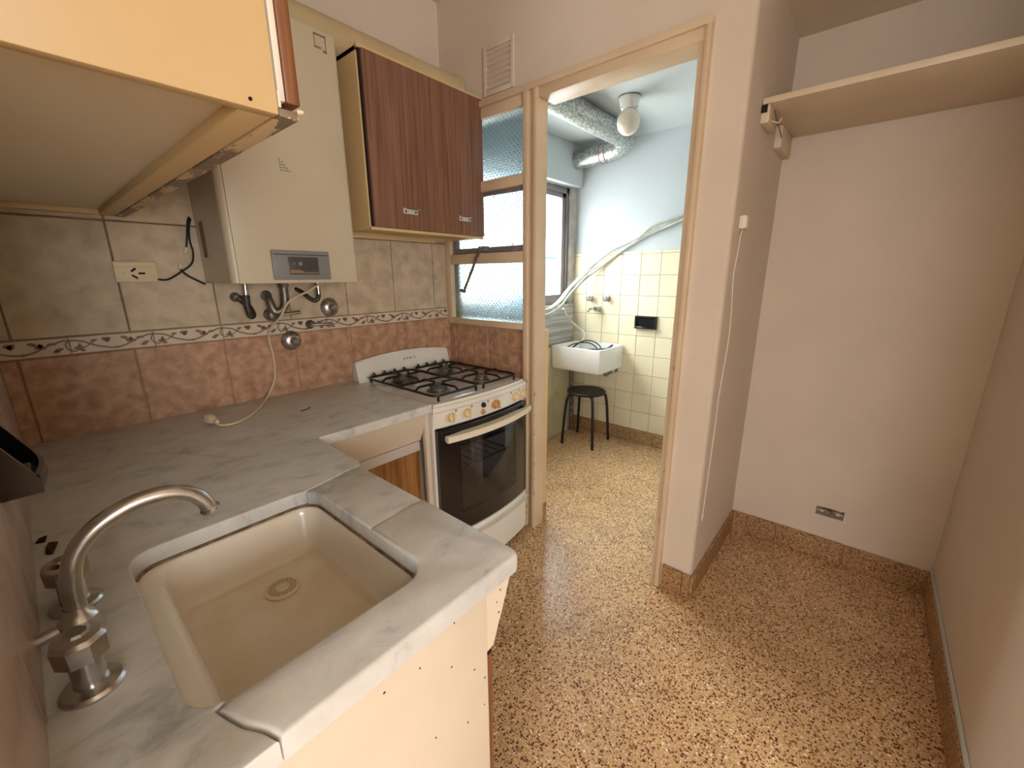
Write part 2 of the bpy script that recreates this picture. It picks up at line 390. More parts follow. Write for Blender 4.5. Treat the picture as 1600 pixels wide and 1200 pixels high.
TILE_CACHE = {}
def tile(parent, m, axis, plane, out, a0, a1, z0, z1, gap=.0018, t=.006, name='tile', jit=.0006):
    """one wall tile; axis 'x': lies in plane y=plane spanning x a0..a1; axis 'y': in plane x=plane"""
    a0 += gap; a1 -= gap; z0 += gap; z1 -= gap
    key = (round(a1 - a0, 4), round(z1 - z0, 4), axis, out, m.name, t)
    if key not in TILE_CACHE:
        hw = (a1 - a0) / 2; hh = (z1 - z0) / 2; c = min(.0025, t * .45)
        ring = lambda w_, h_, d: [(-w_, d, -h_), (w_, d, -h_), (w_, d, h_), (-w_, d, h_)]
        vs = ring(hw, hh, 0) + ring(hw, hh, t - c) + ring(hw - c, hh - c, t)
        fs = [(0, 1, 5, 4), (1, 2, 6, 5), (2, 3, 7, 6), (3, 0, 4, 7), (4, 5, 9, 8), (5, 6, 10, 9), (6, 7, 11, 10), (7, 4, 8, 11), (8, 9, 10, 11)]
        if axis == 'x': vs = [(a, d * out, z) for a, d, z in vs]
        else: vs = [(d * out, a, z) for a, d, z in vs]
        me = bpy.data.meshes.new(name); me.from_pydata(vs, [], fs)
        bm = bmesh.new(); bm.from_mesh(me); bmesh.ops.recalc_face_normals(bm, faces=bm.faces[:])
        # open at the back: make the front face look outward
        f = max(bm.faces, key=lambda f: f.calc_area() if abs(f.normal[1 if axis == 'x' else 0]) > .9 else 0)
        if f.normal[1 if axis == 'x' else 0] * out < 0: bmesh.ops.reverse_faces(bm, faces=bm.faces[:])
        bm.to_mesh(me); bm.free(); me.materials.append(m); TILE_CACHE[key] = me
    o = bpy.data.objects.new(name, TILE_CACHE[key]); COL.objects.link(o)
    c = (a0 + a1) / 2; j = random.uniform(-jit, jit) * out
    o.location = (c, plane + j, (z0 + z1) / 2) if axis == 'x' else (plane + j, c, (z0 + z1) / 2)
    o.parent = parent
    return o

# ------------------------------------------------------------------ room shell
XB = 1.7326; XD = 2.429; YC = -1.489; YE = -2.28; XG = 3.25; YL = .10
CEIL = 2.70
fl = struct('floor', MB().box(-2.2, 3.5, -5.3, .25, -.08, 0), floor_m, 'speckled brown terrazzo floor running through kitchen and laundry')
wb = struct('wall_back', MB().box(-.02, XB + .02, 0.006, .16, 0, CEIL), wall_m, 'kitchen back wall tiled below and painted above', smooth=False)
lo = MB(); lo.box(-.02, XB - .0, .0015, .006, .80, 2.20)
mk('tile_bed', lo, grout_m, wb)
mk('tile_bed', MB().box(0, XB - .001, .0012, .0055, .80, 1.137), palegrout_m, wb)
# wall F (faucet wall), ends at the opening beside the camera
wf = struct('wall_left', MB().box(-.12, -.006, -1.53, .16, 0, CEIL), wall_m, 'short wall behind the sink faucet', smooth=False)
mk('tile_bed', MB().box(-.006, -.0015, -1.50, 0, .80, 2.20), grout_m, wf)
# partition wall with window and doorway
b = MB()
b.box(XB, XB + .10, -.628, .16, 0, 1.105)                      # low wall under the window
b.box(XB, XB + .10, -1.36, .16, 2.178, CEIL)                   # over window and doorway
b.box(XB, XB + .10, -.004, .16, 1.105, 2.175)
wr = struct('wall_right', b, wall_m, 'painted partition wall between kitchen and laundry', smooth=False)
mk('tile_bed', MB().box(XB - .0045, XB, -.57, 0, .80, 1.105), grout_m, wr)
b = MB()
# return wall between doorway and niche with a softly rounded corner
R = .018; poly = [(XB, -1.36), (XB, YC + R)] + [(XB + R - R * math.cos(a), YC + R - R * math.sin(a)) for a in (PI / 6, PI / 3)] + [(XB + R, YC), (XD + .1, YC), (XD + .1, -1.36)]
b.prism(poly, 'z', 0, CEIL)
wc = struct('wall_niche_side', b, wall_m, 'painted pier wall between doorway and niche')
b = MB()
hy0, hy1, hz0, hz1 = -1.957, -1.849, .226, .272
b.box(XD, XD + .12, YE - .1, hy0, 0, CEIL); b.box(XD, XD + .12, hy1, YC, 0, CEIL)
b.box(XD, XD + .12, hy0, hy1, 0, hz0); b.box(XD, XD + .12, hy0, hy1, hz1, CEIL); b.box(XD + .07, XD + .12, hy0, hy1, hz0, hz1)
wd = struct('wall_niche_back', b, wall_m, 'plain beige back wall of the empty niche', smooth=False)
we = struct('wall_front', MB().box(1.05, XD + .12, YE - .12, YE, 0, CEIL), wall_m, 'beige wall opposite the stove wall', smooth=False)
struct('ceiling', MB().box(-.12, XB + .1, YE - .12, .16, CEIL, CEIL + .1), ceil_m, 'kitchen ceiling', smooth=False)
struct('ceiling_niche', MB().box(XB + .0, XD + .02, YE - .02, YC + .01, 2.332, CEIL), ceil_m, 'lowered ceiling over the niche', smooth=False)
struct('ceiling_laundry', MB().box(XB + .1, XG + .1, -1.36, .3, 2.362, 2.46), white_m, 'white laundry ceiling', smooth=False)
# laundry
wg = struct('wall_laundry_back', MB().box(XG + .006, XG + .12, -1.5, .3, 0, 2.46), white_m, 'white laundry wall with pale yellow tiles below', smooth=False)
mk('tile_bed', MB().box(XG + .0015, XG + .006, -1.36, .1, .10, 1.55), ygrout_m, wg)
b = MB()
b.box(XB + .1, XG + .01, YL, YL + .14, 0, 1.135); b.box(XB + .1, XG + .01, YL, YL + .14, 2.06, 2.46)
b.box(XB + .1, 1.88, YL, YL + .14, 1.135, 2.06); b.box(3.165, XG + .01, YL, YL + .14, 1.135, 2.06)
wl = struct('wall_laundry_left', b, plaster_m, 'laundry outer wall around the window', smooth=False)
struct('trim_1', MB().box(XB + .1, XG - .002, .04, YL, 2.066, 2.362, .006), white_m, 'white roller shutter box above the laundry window')
struct('wall_laundry_right', MB().box(XB + .1, XG + .12, -1.42, -1.36, 0, 2.46), white_m, 'white laundry wall beyond the doorway', smooth=False)

# tiles on the back wall
G = .2627
seams = [.0387 + G * k for k in range(7)]
xs = [0] + seams + [XB - .006]
def rowset(parent, axis, plane, out, edges, low=brown_tile):
    for a, c in zip(edges[:-1], edges[1:]):
        if c - a < .012: continue
        tile(parent, low, axis, plane, out, a, c, .842, 1.137)
        tile(parent, beige_tile, axis, plane, out, a, c, 1.194, 1.549)
        tile(parent, beige_tile, axis, plane, out, a, c, 1.550, 1.905)
        tile(parent, beige_tile, axis, plane, out, a, c, 1.906, 2.195)
rowset(wb, 'x', .0025, -1, xs)
ye = [0, -.21] + [-.21 - G * k for k in range(1, 6)]
rowset(wf, 'y', -.0025, 1, sorted(y for y in ye if y > -1.53), lit_brown_tile)
for a, c in ((-.574, -.313), (-.313, -.050), (-.050, 0)):
    tile(wr, brown_tile, 'y', XB - .0025, -1, a, c, .842, 1.107)
# border listello with vine print: same piece repeated
def vine_mesh():
    mb = MB(); P = .2068; z0, z1 = 1.140, 1.191
    def rib(pts, wd):
        pts = smooth_path([(p[0], -.0066, p[1]) for p in pts], 5)
        L, Rr = [], []
        for i, p in enumerate(pts):
            d = (pts[min(i + 1, len(pts) - 1)] - pts[max(i - 1, 0)]).normalized(); nrm = Vector((-d.z, 0, d.x)) * wd
            L.append(p + nrm); Rr.append(p - nrm)
        n = len(pts); mb.add(L + Rr, [(i, i + 1, n + i + 1, n + i) for i in range(n - 1)])
    h = lambda t: 1.147 + t * .038
    rib([(0.0, h(.95)), (.03, h(.8)), (.06, h(.35)), (.10, h(.05)), (.13, h(.2)), (.16, h(.62)), (.19, h(.9)), (P, h(.97))], .0027)
    rib([(.0, h(1)), (-.008, h(.6)), (-.004, h(.2)), (.012, h(0))], .0022)
    rib([(.012, h(0.05)), (.04, h(.4)), (.058, h(.75))], .0018)
    rib([(.12, h(.9)), (.14, h(.6)), (.155, h(.55))], .0018)
    return mb
def leaf_mesh():
    mb = MB(); h = lambda t: 1.147 + t * .038
    for (x, t, ang, ln, wd) in ((.018, .3, .3, .016, .005), (.026, .1, 2.6, .012, .005), (.022, .45, 1.4, .011, .004), (.056, .8, .2, .013, .004), (.082, .85, 0, .012, .006), (.09, .8, .8, .012, .006), (.086, .7, 2.2, .010, .005),
                                (.108, .06, 0, .012, .004), (.132, .85, 2.7, .013, .004), (.142, .6, .5, .014, .0055), (.15, .55, -.6, .012, .005), (.146, .66, 1.7, .01, .005), (.17, .75, -.1, .014, .004), (.182, .25, .3, .015, .0048), (.176, .1, 0, .012, .004)):
        c = Vector((x, 0, h(t))); d = Vector((math.cos(ang), 0, math.sin(ang))); n = Vector((-d.z, 0, d.x))
        ln *= 1.35; wd *= 1.35; pts = [c - d * ln * .6, c - d * ln * .15 + n * wd * .8, c + d * ln * .35 + n * wd * .6, c + d * ln * .6, c + d * ln * .35 - n * wd * .6, c - d * ln * .15 - n * wd * .8]
        mb.add([(p.x, -.0069, p.z) for p in pts], [tuple(range(6))])
    return mb
def border(parent, x0, P, n, rot):
    vm = lm = None
    for k in range(n):
        a, c = x0 + k * P, x0 + (k + 1) * P
        lim = (0, XB - .006) if not rot else (0, 1.52)
        a_, c_ = max(a, lim[0]), min(c, lim[1])
        if c_ - a_ < .02: continue
        if not rot: t = tile(parent, border_m, 'x', .0025, -1, a_, c_, 1.138, 1.193, t=.0085, name='border_tile', jit=0, gap=.0006)
        else: t = tile(parent, border_m, 'y', -.0025, 1, -c_, -a_, 1.138, 1.193, t=.0085, name='border_tile', jit=0, gap=.0006)
        part = c_ - a_ < P * .95
        for nm, cache, fn, mm in (('vine', 'v', vine_mesh, vine_m), ('leaf', 'l', leaf_mesh, leaf_m)):
            lo_, hi_ = a_ - a, c_ - a
            if part: cache += str(k) + str(rot)
            if cache not in BC:
                q = fn()
                if part: q.f = [f for f in q.f if all(lo_ + .002 < q.v[i][0] < hi_ - .002 for i in f)]
                if not q.f: continue
                me = bpy.data.meshes.new(nm); me.from_pydata(q.v, [], q.f); me.materials.append(mm); BC[cache] = me
            o = bpy.data.objects.new(nm, BC[cache]); COL.objects.link(o); o.parent = t
            # mesh is in wall coordinates with x from 0..P, tile origin is its centre
            mid = (a_ + c_) / 2 - a
            if not rot: o.location = (-mid, -.0025, -(1.138 + 1.193) / 2)
            else: o.rotation_euler = (0, 0, PI / 2); o.location = (.0025, -P + mid, -(1.138 + 1.193) / 2)
BC = {}
border(wb, -.0538, .2068, 9, False)
border(wf, -.06, .2068, 8, True)
# laundry tiles
zs = [.113 + .1577 * k for k in range(10)]
ysl = [.1, -.029] + [-.029 - .1565 * k for k in range(1, 9)] + [-1.36]
ysl = sorted(set(ysl))
for a, c in zip(ysl[:-1], ysl[1:]):
    if c - a < .02: continue
    for z0, z1 in zip(zs[:-1], zs[1:]):
        tile(wg, yellow_tile, 'y', XG + .0025, -1, a, c, z0, z1, gap=.0012, t=.0055)
    tile(wg, yellow_tile, 'y', XG + .0025, -1, a, c, zs[-1], 1.556, gap=.0012, t=.0055, name='edging_tile')

# baseboards: pieces of terrazzo skirting
def skirting(name, axis, plane, out, edges, label, h=.112, t=.012):
    root = bpy.data.objects.new(name, None); COL.objects.link(root); root['kind'] = 'structure'; root['label'] = label; WLOC[root.name] = (0, 0, 0)
    for a, c in zip(edges[:-1], edges[1:]):
        mb = MB(); q = sorted((plane, plane + out * t)); dz = random.uniform(-.003, .003)
        if axis == 'x': mb.box(a + .001, c - .001, q[0], q[1], 0, h + dz, .003, 1)
        else: mb.box(q[0], q[1], a + .001, c - .001, 0, h + dz, .003, 1)
        mk('skirting_tile', mb, base_m, root)
    return root
skirting('baseboard_niche_back', 'y', XD, -1, [YE, -1.98, -1.70, -1.566, YC], 'terrazzo skirting under the niche back wall')
skirting('baseboard_niche_side', 'x', YC, -1, [XB - .012, 1.76, 2.10, XD], 'terrazzo skirting along the pier side wall in the niche')
skirting('baseboard_pier', 'y', XB, -1, [-1.489, -1.455, -1.368], 'terrazzo skirting at the foot of the pier')
skirting('baseboard_front', 'x', YE, 1, [1.05, 1.35, 1.65, 1.95, 2.25, XD], 'terrazzo skirting along the wall opposite the stove')
skirting('baseboard_laundry', 'y', XG + .006, -1, [-1.36, -1.0, -.7, -.4, -.1, YL], 'terrazzo skirting under the yellow laundry tiles', t=.022)
skirting('baseboard_partition', 'y', XB + .1, 1, [-.63, 0], 'terrazzo skirting behind the stove partition')
mk('skirting_end', MB().box(XB + .03, XB + .112, -.64, -.628, 0, .1, .002, 1), base_m, bpy.data.objects['baseboard_partition'])

struct('trim_3', MB().box(1.05, XD - .012, YE, YE + .007, .114, .138, .003), white_m, 'white painted ridge along the top of the skirting opposite the stove')

# room behind the camera (closes the kitchen, lets daylight in through a window)
b = MB()
b.box(-2.3, -2.2, -5.1, -3.05, 0, CEIL); b.box(-2.3, -2.2, -2.35, -1.4, 0, CEIL); b.box(-2.3, -2.2, -3.05, -2.35, 0, 1.1); b.box(-2.3, -2.2, -3.05, -2.35, 1.9, CEIL)
b.box(3.5, 3.6, -5.1, -2.4, 0, CEIL)
b.box(-2.3, -1.0, -5.1, -5.0, 0, CEIL); b.box(-.2, 3.6, -5.1, -5.0, 0, CEIL); b.box(-1.0, -.2, -5.1, -5.0, 0, 1.05); b.box(-1.0, -.2, -5.1, -5.0, 1.85, CEIL)
b.box(-2.3, -.12, -1.5, -1.4, 0, CEIL); b.box(XD + .12, 3.6, -2.4, -2.28, 0, CEIL)
struct('wall_rear_room', b, rearwall_m, 'walls of the room behind the viewpoint', smooth=False)
struct('ceiling_rear_room', MB().box(-2.3, 3.6, -5.3, -2.39, CEIL, CEIL + .1).box(-2.3, -.11, -2.4, -1.2, CEIL, CEIL + .1), ceil_m, 'ceiling of the room behind the viewpoint', smooth=False)

# ------------------------------------------------------------------ doorway frame and inner window
fx0, fx1 = XB - .030, XB + .055
dr = bpy.data.objects.new('door_1', None); COL.objects.link(dr); dr['kind'] = 'structure'; dr['label'] = 'cream painted doorway frame without a door leaf'; WLOC['door_1'] = (0, 0, 0)
b = MB(); b.box(fx0, fx1, -.655, -.632, 0, 2.16, .004); b.box(fx0 + .012, fx1 - .001, -.634, -.602, 0, 2.16, .003); b.box(fx0, fx1, -.604, -.575, 0, 2.16, .004)
mk('door_post', b, frame_m, dr)
b = MB(); b.box(fx0, fx1, -1.362, -1.343, 0, 2.16, .004); b.box(fx0 + .012, XB + .1, -1.345, -1.322, 0, 2.125, .003)
mk('door_jamb', b, frame_m, dr)
b = MB(); b.box(fx0 - .001, fx1, -1.364, -.002, 2.158, 2.186, .004); b.box(fx0 + .011, XB + .1, -1.3445, -.6555, 2.122, 2.166, .003)
mk('door_head', b, frame_m, dr)
b = MB(); rc_ = random.Random(3)
for k in range(26):
    y_ = rc_.choice((-.655, -.655, -.604)); z_ = rc_.betavariate(1.2, 2) * 1.3 + .03; h_ = rc_.choice((.002, .003, .005, .012, .02))
    b.box(fx0 - .0004, fx0 + .003, y_ - .0006, y_ + rc_.uniform(.0004, .0016), z_, z_ + h_)
for k in range(16):
    z_ = rc_.uniform(.03, 1.2); h_ = rc_.choice((.002, .004, .009, .018)); b.box(fx0 - .0004, fx0 + .003, -1.3445, -1.3432 + rc_.uniform(0, .001), z_, z_ + h_)
mk('paint_chips', b, chip_m, dr, smooth=False)['kind'] = 'stuff'
wi = bpy.data.objects.new('window_1', None); COL.objects.link(wi); wi['kind'] = 'structure'; wi['label'] = 'interior window of dotted frosted panes above the stove'; WLOC['window_1'] = (0, 0, 0)
b = MB()
b.box(fx0 + .0005, fx1, -.050, -.002, 1.107, 2.16, .004)
b.box(fx0, fx1, -.576, -.048, 1.106, 1.140, .004)
b.box(fx0, fx1, -.576, -.048, 1.436, 1.488, .004)
b.box(fx0, fx1, -.576, -.048, 1.783, 1.832, .004)
b.box(fx0 + .012, fx1, -.576, -.048, 2.112, 2.162, .003)
mk('window_frame', b, frame_m, wi)
b = MB()
y0, y1, z0, z1 = -.574, -.062, 1.490, 1.782
b.box(XB - .012, XB + .014, y0, y1, z0, z0 + .028, .003); b.box(XB - .012, XB + .014, y0, y1, z1 - .018, z1, .003)
b.box(XB - .012, XB + .014, y1 - .03, y1, z0 + .02, z1 - .01, .003); b.box(XB - .012, XB + .014, y0, y0 + .012, z0 + .02, z1 - .01, .003)
mk('window_sash', b, alu_m, wi)
for z0, z1, y0, y1 in ((1.136, 1.438, -.578, -.046), (1.505, 1.775, -.568, -.08), (1.828, 2.118, -.578, -.046)):
    mk('pane', MB().box(XB - .001, XB + .003, y0, y1, z0, z1), dotglass_m, wi, smooth=False)
# stay bar hanging from the sash
b = MB(); b.tube([(XB - .040, -.300, 1.512), (XB - .046, -.262, 1.44), (XB - .052, -.178, 1.292)], .0075, 8)
b.tube([(XB - .052, -.186, 1.29), (XB - .055, -.155, 1.297)], .009, 8)
st = mk('stay_bar', b, dullsteel_m, wi); st['label'] = 'dark metal window stay bar hanging down'
b = MB(); b.box(XB - .044, XB - .010, -.335, -.285, 1.498, 1.522, .003); b.lathe([(.010, 0), (.010, .012)], (XB - .048, -.300, 1.512), (1, 0, 0), 12)
mk('stay_bracket', b, alu_m, wi)
b = MB(); b.box(XB - .03, XB - .012, -.515, -.495, 1.49, 1.498); b.box(XB - .022, XB - .018, -.507, -.503, 1.498, 1.53)
mk('catch', b, alu_m, wi)

# outer laundry window
w2 = bpy.data.objects.new('window_2', None); COL.objects.link(w2); w2['kind'] = 'structure'; w2['label'] = 'grey aluminium sliding window of the laundry'; WLOC['window_2'] = (0, 0, 0)
b = MB()
wx0, wx1, wz0, wz1 = 1.88, 3.165, 1.135, 2.06
b.box(wx0, wx1, YL + .02, YL + .09, wz0, wz0 + .055, .004); b.box(wx0, wx1, YL + .02, YL + .09, wz1 - .045, wz1, .004)
b.box(wx1 - .035, wx1, YL + .02, YL + .09, wz0, wz1, .004); b.box(wx0, wx0 + .035, YL + .02, YL + .09, wz0, wz1, .004)
mk('window_frame', b, alu_m, w2)
for s0, s1, yy in ((wx0 + .03, 2.55, .06), (2.5, wx1 - .03, .03)):
    b = MB(); z0, z1 = wz0 + .045, wz1 - .04
    b.box(s0, s1, YL + yy, YL + yy + .025, z0, z0 + .04, .003); b.box(s0, s1, YL + yy, YL + yy + .025, z1 - .04, z1, .003)
    b.box(s0, s0 + .05, YL + yy, YL + yy + .025, z0, z1, .003); b.box(s1 - .05, s1, YL + yy, YL + yy + .025, z0, z1, .003)
    sh = mk('sash', b, alu_m, w2)
    mk('pane', MB().box(s0 + .045, s1 - .045, YL + yy + .010, YL + yy + .014, z0 + .035, z1 - .035), clear_m, sh, smooth=False)
struct('trim_2', MB().box(wx0 - .02, XG - .01, YL - .018, YL + .03, 1.112, 1.138, .004), plaster_m, 'rough plaster sill under the laundry window')

# boards on the low wall of the laundry
tag(mk('streaked_panel', MB().box(XB + .1, 3.20, .068, .098, .70, 1.112, .003), alley_m), 'grey streaked stone splash panel beneath the laundry window', 'splash panel')
tag(mk('stained_board', MB().box(XB + .115, 3.132, .053, .066, .002, .80, .003), yboard_m), 'yellowed stained board standing against the low wall beside the stool', 'board')
tag(mk('partition_edge_board', MB().box(XB + .058, XB + .108, -.640, -.6285, .101, 1.10, .002), cream_m), 'narrow cream board covering the end of the low partition behind the stove', 'edge board')

# ------------------------------------------------------------------ outside the window
tag(mk('neighbour_roof', MB().box(2.6, 9, .9, 7, .55, .95), brick_m), 'pale roof slab next door seen through the laundry window', 'roof')
b = MB(); t0 = thing('water_tank', (5.0, 1.75, .95), 'blue ribbed water tank on the roof outside the laundry window', 'water tank')
prof = [(.26, .95)]
for k in range(7): prof += [(.27, .97 + k * .09), (.285, 1.0 + k * .09), (.27, 1.03 + k * .09)]
mk('tank_body', MB().lathe(prof + [(.26, 1.62)], (5.0, 1.75, 0)), tank_m, t0)
mk('tank_lid', MB().lathe([(.29, 1.62), (.29, 1.66), (.12, 1.70)], (5.0, 1.75, 0)), tank_m, t0)
t0 = thing('far_building', (8.2, 5.6, .95), 'pale flat-roofed building beyond the water tank', 'building')
mk('building_body', MB().box(7, 9, 4, 6.5, .95, 2.3), brick_m, t0)
for k in range(3): mk('building_window', MB().box(7.2 + .6 * k, 7.55 + .6 * k, 3.98, 4.0, 1.45, 1.95, .01), dark_m, t0)

# ------------------------------------------------------------------ near wall cupboard above the sink
t = thing('wall_cupboard', (.17, -.65, 1.56), 'cream cupboard with peeling bottom rail hanging over the sink', 'cupboard')
ye_ = -1.301
mk('side_panel', MB().box(.002, .331, ye_, ye_ + .018, 1.563, 2.25, .0015), cream_m, t)
mk('bottom_panel', MB().box(.002, .292, ye_ + .018, -.006, 1.578, 1.595), under_m, t)
mk('top_panel', MB().box(.002, .331, ye_, -.006, 2.25, 2.268), cream_m, t)
mk('far_side_panel', MB().box(.002, .331, -.024, -.006, 1.595, 2.25), cream_m, t)
b = MB(); b.box(.291, .330, ye_ + .018, -.006, 1.563, 1.595, .003); mk('front_rail', b, cream_m, t)
mk('back_rail', MB().box(.002, .292, -.03, -.006, 1.563, 1.578, .002), cream_m, t)
r = mk('track_rail', MB().box(.3315, .356, ye_ + .001, -.006, 1.562, 1.572, .002), peel_m, t); r['label'] = 'bottom rail with grey peeling paint'
mk('track_lip', MB().box(.3315, .3345, ye_ - .001, -.006, 1.572, 1.590), whitepl_m, t)
r = mk('edge_strip', MB().box(.3345, .3425, ye_ + .004, -.008, 1.581, 2.24, .001), whitepl_m, t); r['label'] = 'white edge strip of the sliding door'
mk('sliding_door', MB().box(.3435, .360, ye_ + .002, -.03, 1.580, 2.24, .0015), woodedge_m, t)
b = MB(); b.lathe([(.003, 0), (.0035, .004), (.002, .008)], (.353, ye_ - .001, 1.571), (.8, -.3, .1), 10); mk('rail_stop', b, creampl_m, t)
b = MB(); b.lathe([(.0022, 0), (.0022, .002)], (.300, ye_ - .0015, 1.572), (0, 1, 0), 8); mk('nail_hole', b, hole_m, t)

# ------------------------------------------------------------------ two-door wall cupboard
t = thing('wall_cupboard', (1.4, -.15, 1.56), 'wall cupboard with two dark walnut doors above the stove', 'cupboard')
cx0, cx1, cyf = 1.070, 1.722, -.285
b = MB(); b.box(cx0, cx0 + .016, cyf, -.008, 1.562, 2.205, .001); b.box(cx1 - .016, cx1, cyf, -.008, 1.562, 2.205, .001)
b.box(cx0, cx1, cyf, -.008, 2.188, 2.205, .001); b.box(cx0 + .016, cx1 - .016, cyf + .02, -.008, 1.574, 1.59, .001); b.box(cx0, cx1, -.014, -.008, 1.562, 2.205)
b.box(cx0, cx1, cyf - .012, cyf + .004, 1.558, 1.570, .001); b.box(cx0, cx1, cyf - .012, cyf + .004, 2.198, 2.21, .001)
mk('carcass', b, cream_m, t)
mk('rear_rail', MB().box(cx0 + .016, cx1 - .1, -.03, -.012, 1.548, 1.574, .002), cream_m, t)
mk('painted_gap_shade', MB().box(cx0 + .006, cx0 + .016, cyf - .004, cyf, 1.57, 2.198), hole_m, t)  # dark strip standing in for the shade between carcass and door
for d0, d1 in ((cx0 + .014, 1.398), (1.401, cx1)):
    d = mk('door', MB().box(d0, d1, cyf - .020, cyf - .003, 1.571, 2.197, .001), wood_m, t)
    hx = 1.262 if d0 < 1.2 else 1.585
    hz = 1.645
    h = MB(); h.box(hx - .038, hx + .038, cyf - .0225, cyf - .020, hz - .011, hz + .011, .001)
    h.box(hx - .038, hx + .044, cyf - .030, cyf - .0275, hz + .007, hz + .012, .0008); h.box(hx - .03, hx + .036, cyf - .030, cyf - .022, hz + .008, hz + .0115)
    hh = mk('handle', h, silver_m, d); hh['label'] = 'small silver plate handle'
    for s in (-.026, .026):
        mk('screw', MB().lathe([(.0045, 0), (.0045, .0012)], (hx + s, cyf - .0225, hz - .002), (0, -1, 0), 10), blackpl_m, d)

# ------------------------------------------------------------------ water heater
t = thing('water_heater', (.77, 0, 1.35), 'cream gas water heater mounted on the tiled wall', 'water heater')
hx0, hx1, hy, hz0, hz1 = .540, .990, -.305, 1.352, 2.19
def rrect_prof(x0, x1, yb, yf, r, n=6):
    p = [(x0, yb)] + [(x0 + r - r * math.cos(a * PI / 2 / n), yf + r - r * math.sin(a * PI / 2 / n)) for a in range(n + 1)]
    p += [(x1 - r + r * math.sin(a * PI / 2 / n), yf + r - r * math.cos(a * PI / 2 / n)) for a in range(n + 1)] + [(x1, yb)]
    return p
mk('casing', MB().prism(rrect_prof(hx0, hx1, -.008, hy, .022), 'z', hz0, hz1), heater_m, t)
mk('front_cover', MB().box(hx0 + .02, hx1 - .018, hy - .005, hy + .004, hz0 - .002, hz1 - .004, .003), heater_m, t)
b = MB(); px0, px1, pz0, pz1 = .665, .868, 1.362, 1.462
p = mk('control_panel', MB().box(px0, px1, hy - .013, hy - .004, pz0, pz1, .004), grey_m, t); p['label'] = 'grey control panel with dark window'
mk('display', MB().box(px0 + .052, px1 - .045, hy - .0145, hy - .0125, pz0 + .018, pz1 - .022, .001), dark_m, p)
mk('display_frame', MB().box(px0 + .006, px1 - .006, hy - .0136, hy - .0128, pz1 - .016, pz1 - .013), dark_m, p)
b = MB(); b.prism([(px0 + .055, pz0 + .022), (px0 + .055, pz0 + .034), (px0 + .09, pz0 + .034), (px0 + .105, pz0 + .026), (px1 - .047, pz0 + .026), (px1 - .047, pz0 + .022)], 'y', hy - .0152, hy - .0142); mk('display_print', b, orange_m, p)
b = MB()
for i, (xx, s) in enumerate(((.726, .006), (.748, .012))): b.lathe([(s * .6, 0), (s * .6, .0006)], (xx + .01, hy - .0145, pz0 + .055), (0, -1, 0), 12)
mk('display_icon', b, grey_m, p)
b = MB()
for i in range(5):
    for j in range(i + 1):
        b.lathe([(.0022, 0), (.0022, .0005)], (.736 + j * .0075, hy - .005, 1.755 - i * .0085), (0, -1, 0), 8)
mk('dot_emblem', b, ink_m, t)
b = MB(); sx, sz = .922, 2.158
b.box(sx - .02, sx + .022, hy - .0056, hy - .005, sz + .012, sz + .018); b.box(sx - .02, sx - .017, hy - .0056, hy - .005, sz - .022, sz + .018); b.box(sx + .019, sx + .022, hy - .0056, hy - .005, sz - .032, sz + .018)
b.box(sx - .02, sx + .004, hy - .0056, hy - .005, sz - .026, sz - .02); b.box(sx + .008, sx + .022, hy - .0056, hy - .005, sz - .034, sz - .026)
mk('sticker_residue', b, residue_m, t)
b = MB(); b.box(hx0 - .001, hx0 + .003, -.10, -.055, 1.44, 1.56); mk('side_clip', b, residue_m, t)

# pipes below the heater: each its own thing
def wall_flange(b, c, r=.022, h=.012): b.lathe([(r, 0), (r * .9, h * .5), (r * .5, h), (r * .45, h + .01)], c, (0, -1, 0), 20)
t = thing('supply_hose', (.64, -.05, 1.22), 'braided water hose looping under the heater beside the socket wall', 'hose')
mk('connector', MB().tube([(.648, -.07, 1.352), (.646, -.07, 1.300)], .0095, 12), steel_m, t)
mk('hose', MB().tube(smooth_path([(.646, -.07, 1.305), (.644, -.072, 1.262), (.652, -.066, 1.228), (.664, -.052, 1.232), (.655, -.03, 1.27), (.632, -.018, 1.296)]), .013, 12), braid_m, t)
b = MB(); wall_flange(b, (.628, .0, 1.297), .020); mk('flange', b, dullsteel_m, t)
t = thing('gas_pipe', (.76, -.05, 1.22), 'bent gas pipe with lever cock under the heater', 'pipe')
mk('pipe', MB().tube(smooth_path([(.786, -.07, 1.352), (.785, -.07, 1.285), (.776, -.07, 1.250), (.752, -.066, 1.234), (.738, -.062, 1.245), (.733, -.05, 1.28), (.737, -.02, 1.297)]), .0155, 14), dullsteel_m, t)
mk('nut', MB().lathe([(.021, 0), (.021, .02)], (.786, -.07, 1.332), n=6), dullsteel_m, t)
b = MB(); wall_flange(b, (.740, .0, 1.298), .024); mk('flange', b, dullsteel_m, t)
b = MB(); b.lathe([(.024, 0), (.026, .012), (.016, .02), (.014, .04), (.018, .045), (.018, .058), (.008, .062)], (.742, .0, 1.222), (0, -1, 0), 20); mk('cock_body', b, dullsteel_m, t)
b = MB(); b.tube([(.738, -.052, 1.220), (.772, -.058, 1.222), (.842, -.062, 1.228)], [.006, .0065, .008], 10); mk('lever', b, steel_m, t)
t = thing('gas_pipe', (.9, -.05, 1.27), 'thin flexible pipe curving from heater base to wall near the chrome flange', 'pipe')
mk('pipe', MB().tube(smooth_path([(.927, -.07, 1.352), (.926, -.07, 1.30), (.918, -.068, 1.277), (.900, -.06, 1.276), (.872, -.03, 1.31), (.862, -.0, 1.322)]), .009, 12), braid_m, t)
mk('connector', MB().tube([(.927, -.07, 1.352), (.926, -.07, 1.30)], .0105, 12), steel_m, t)
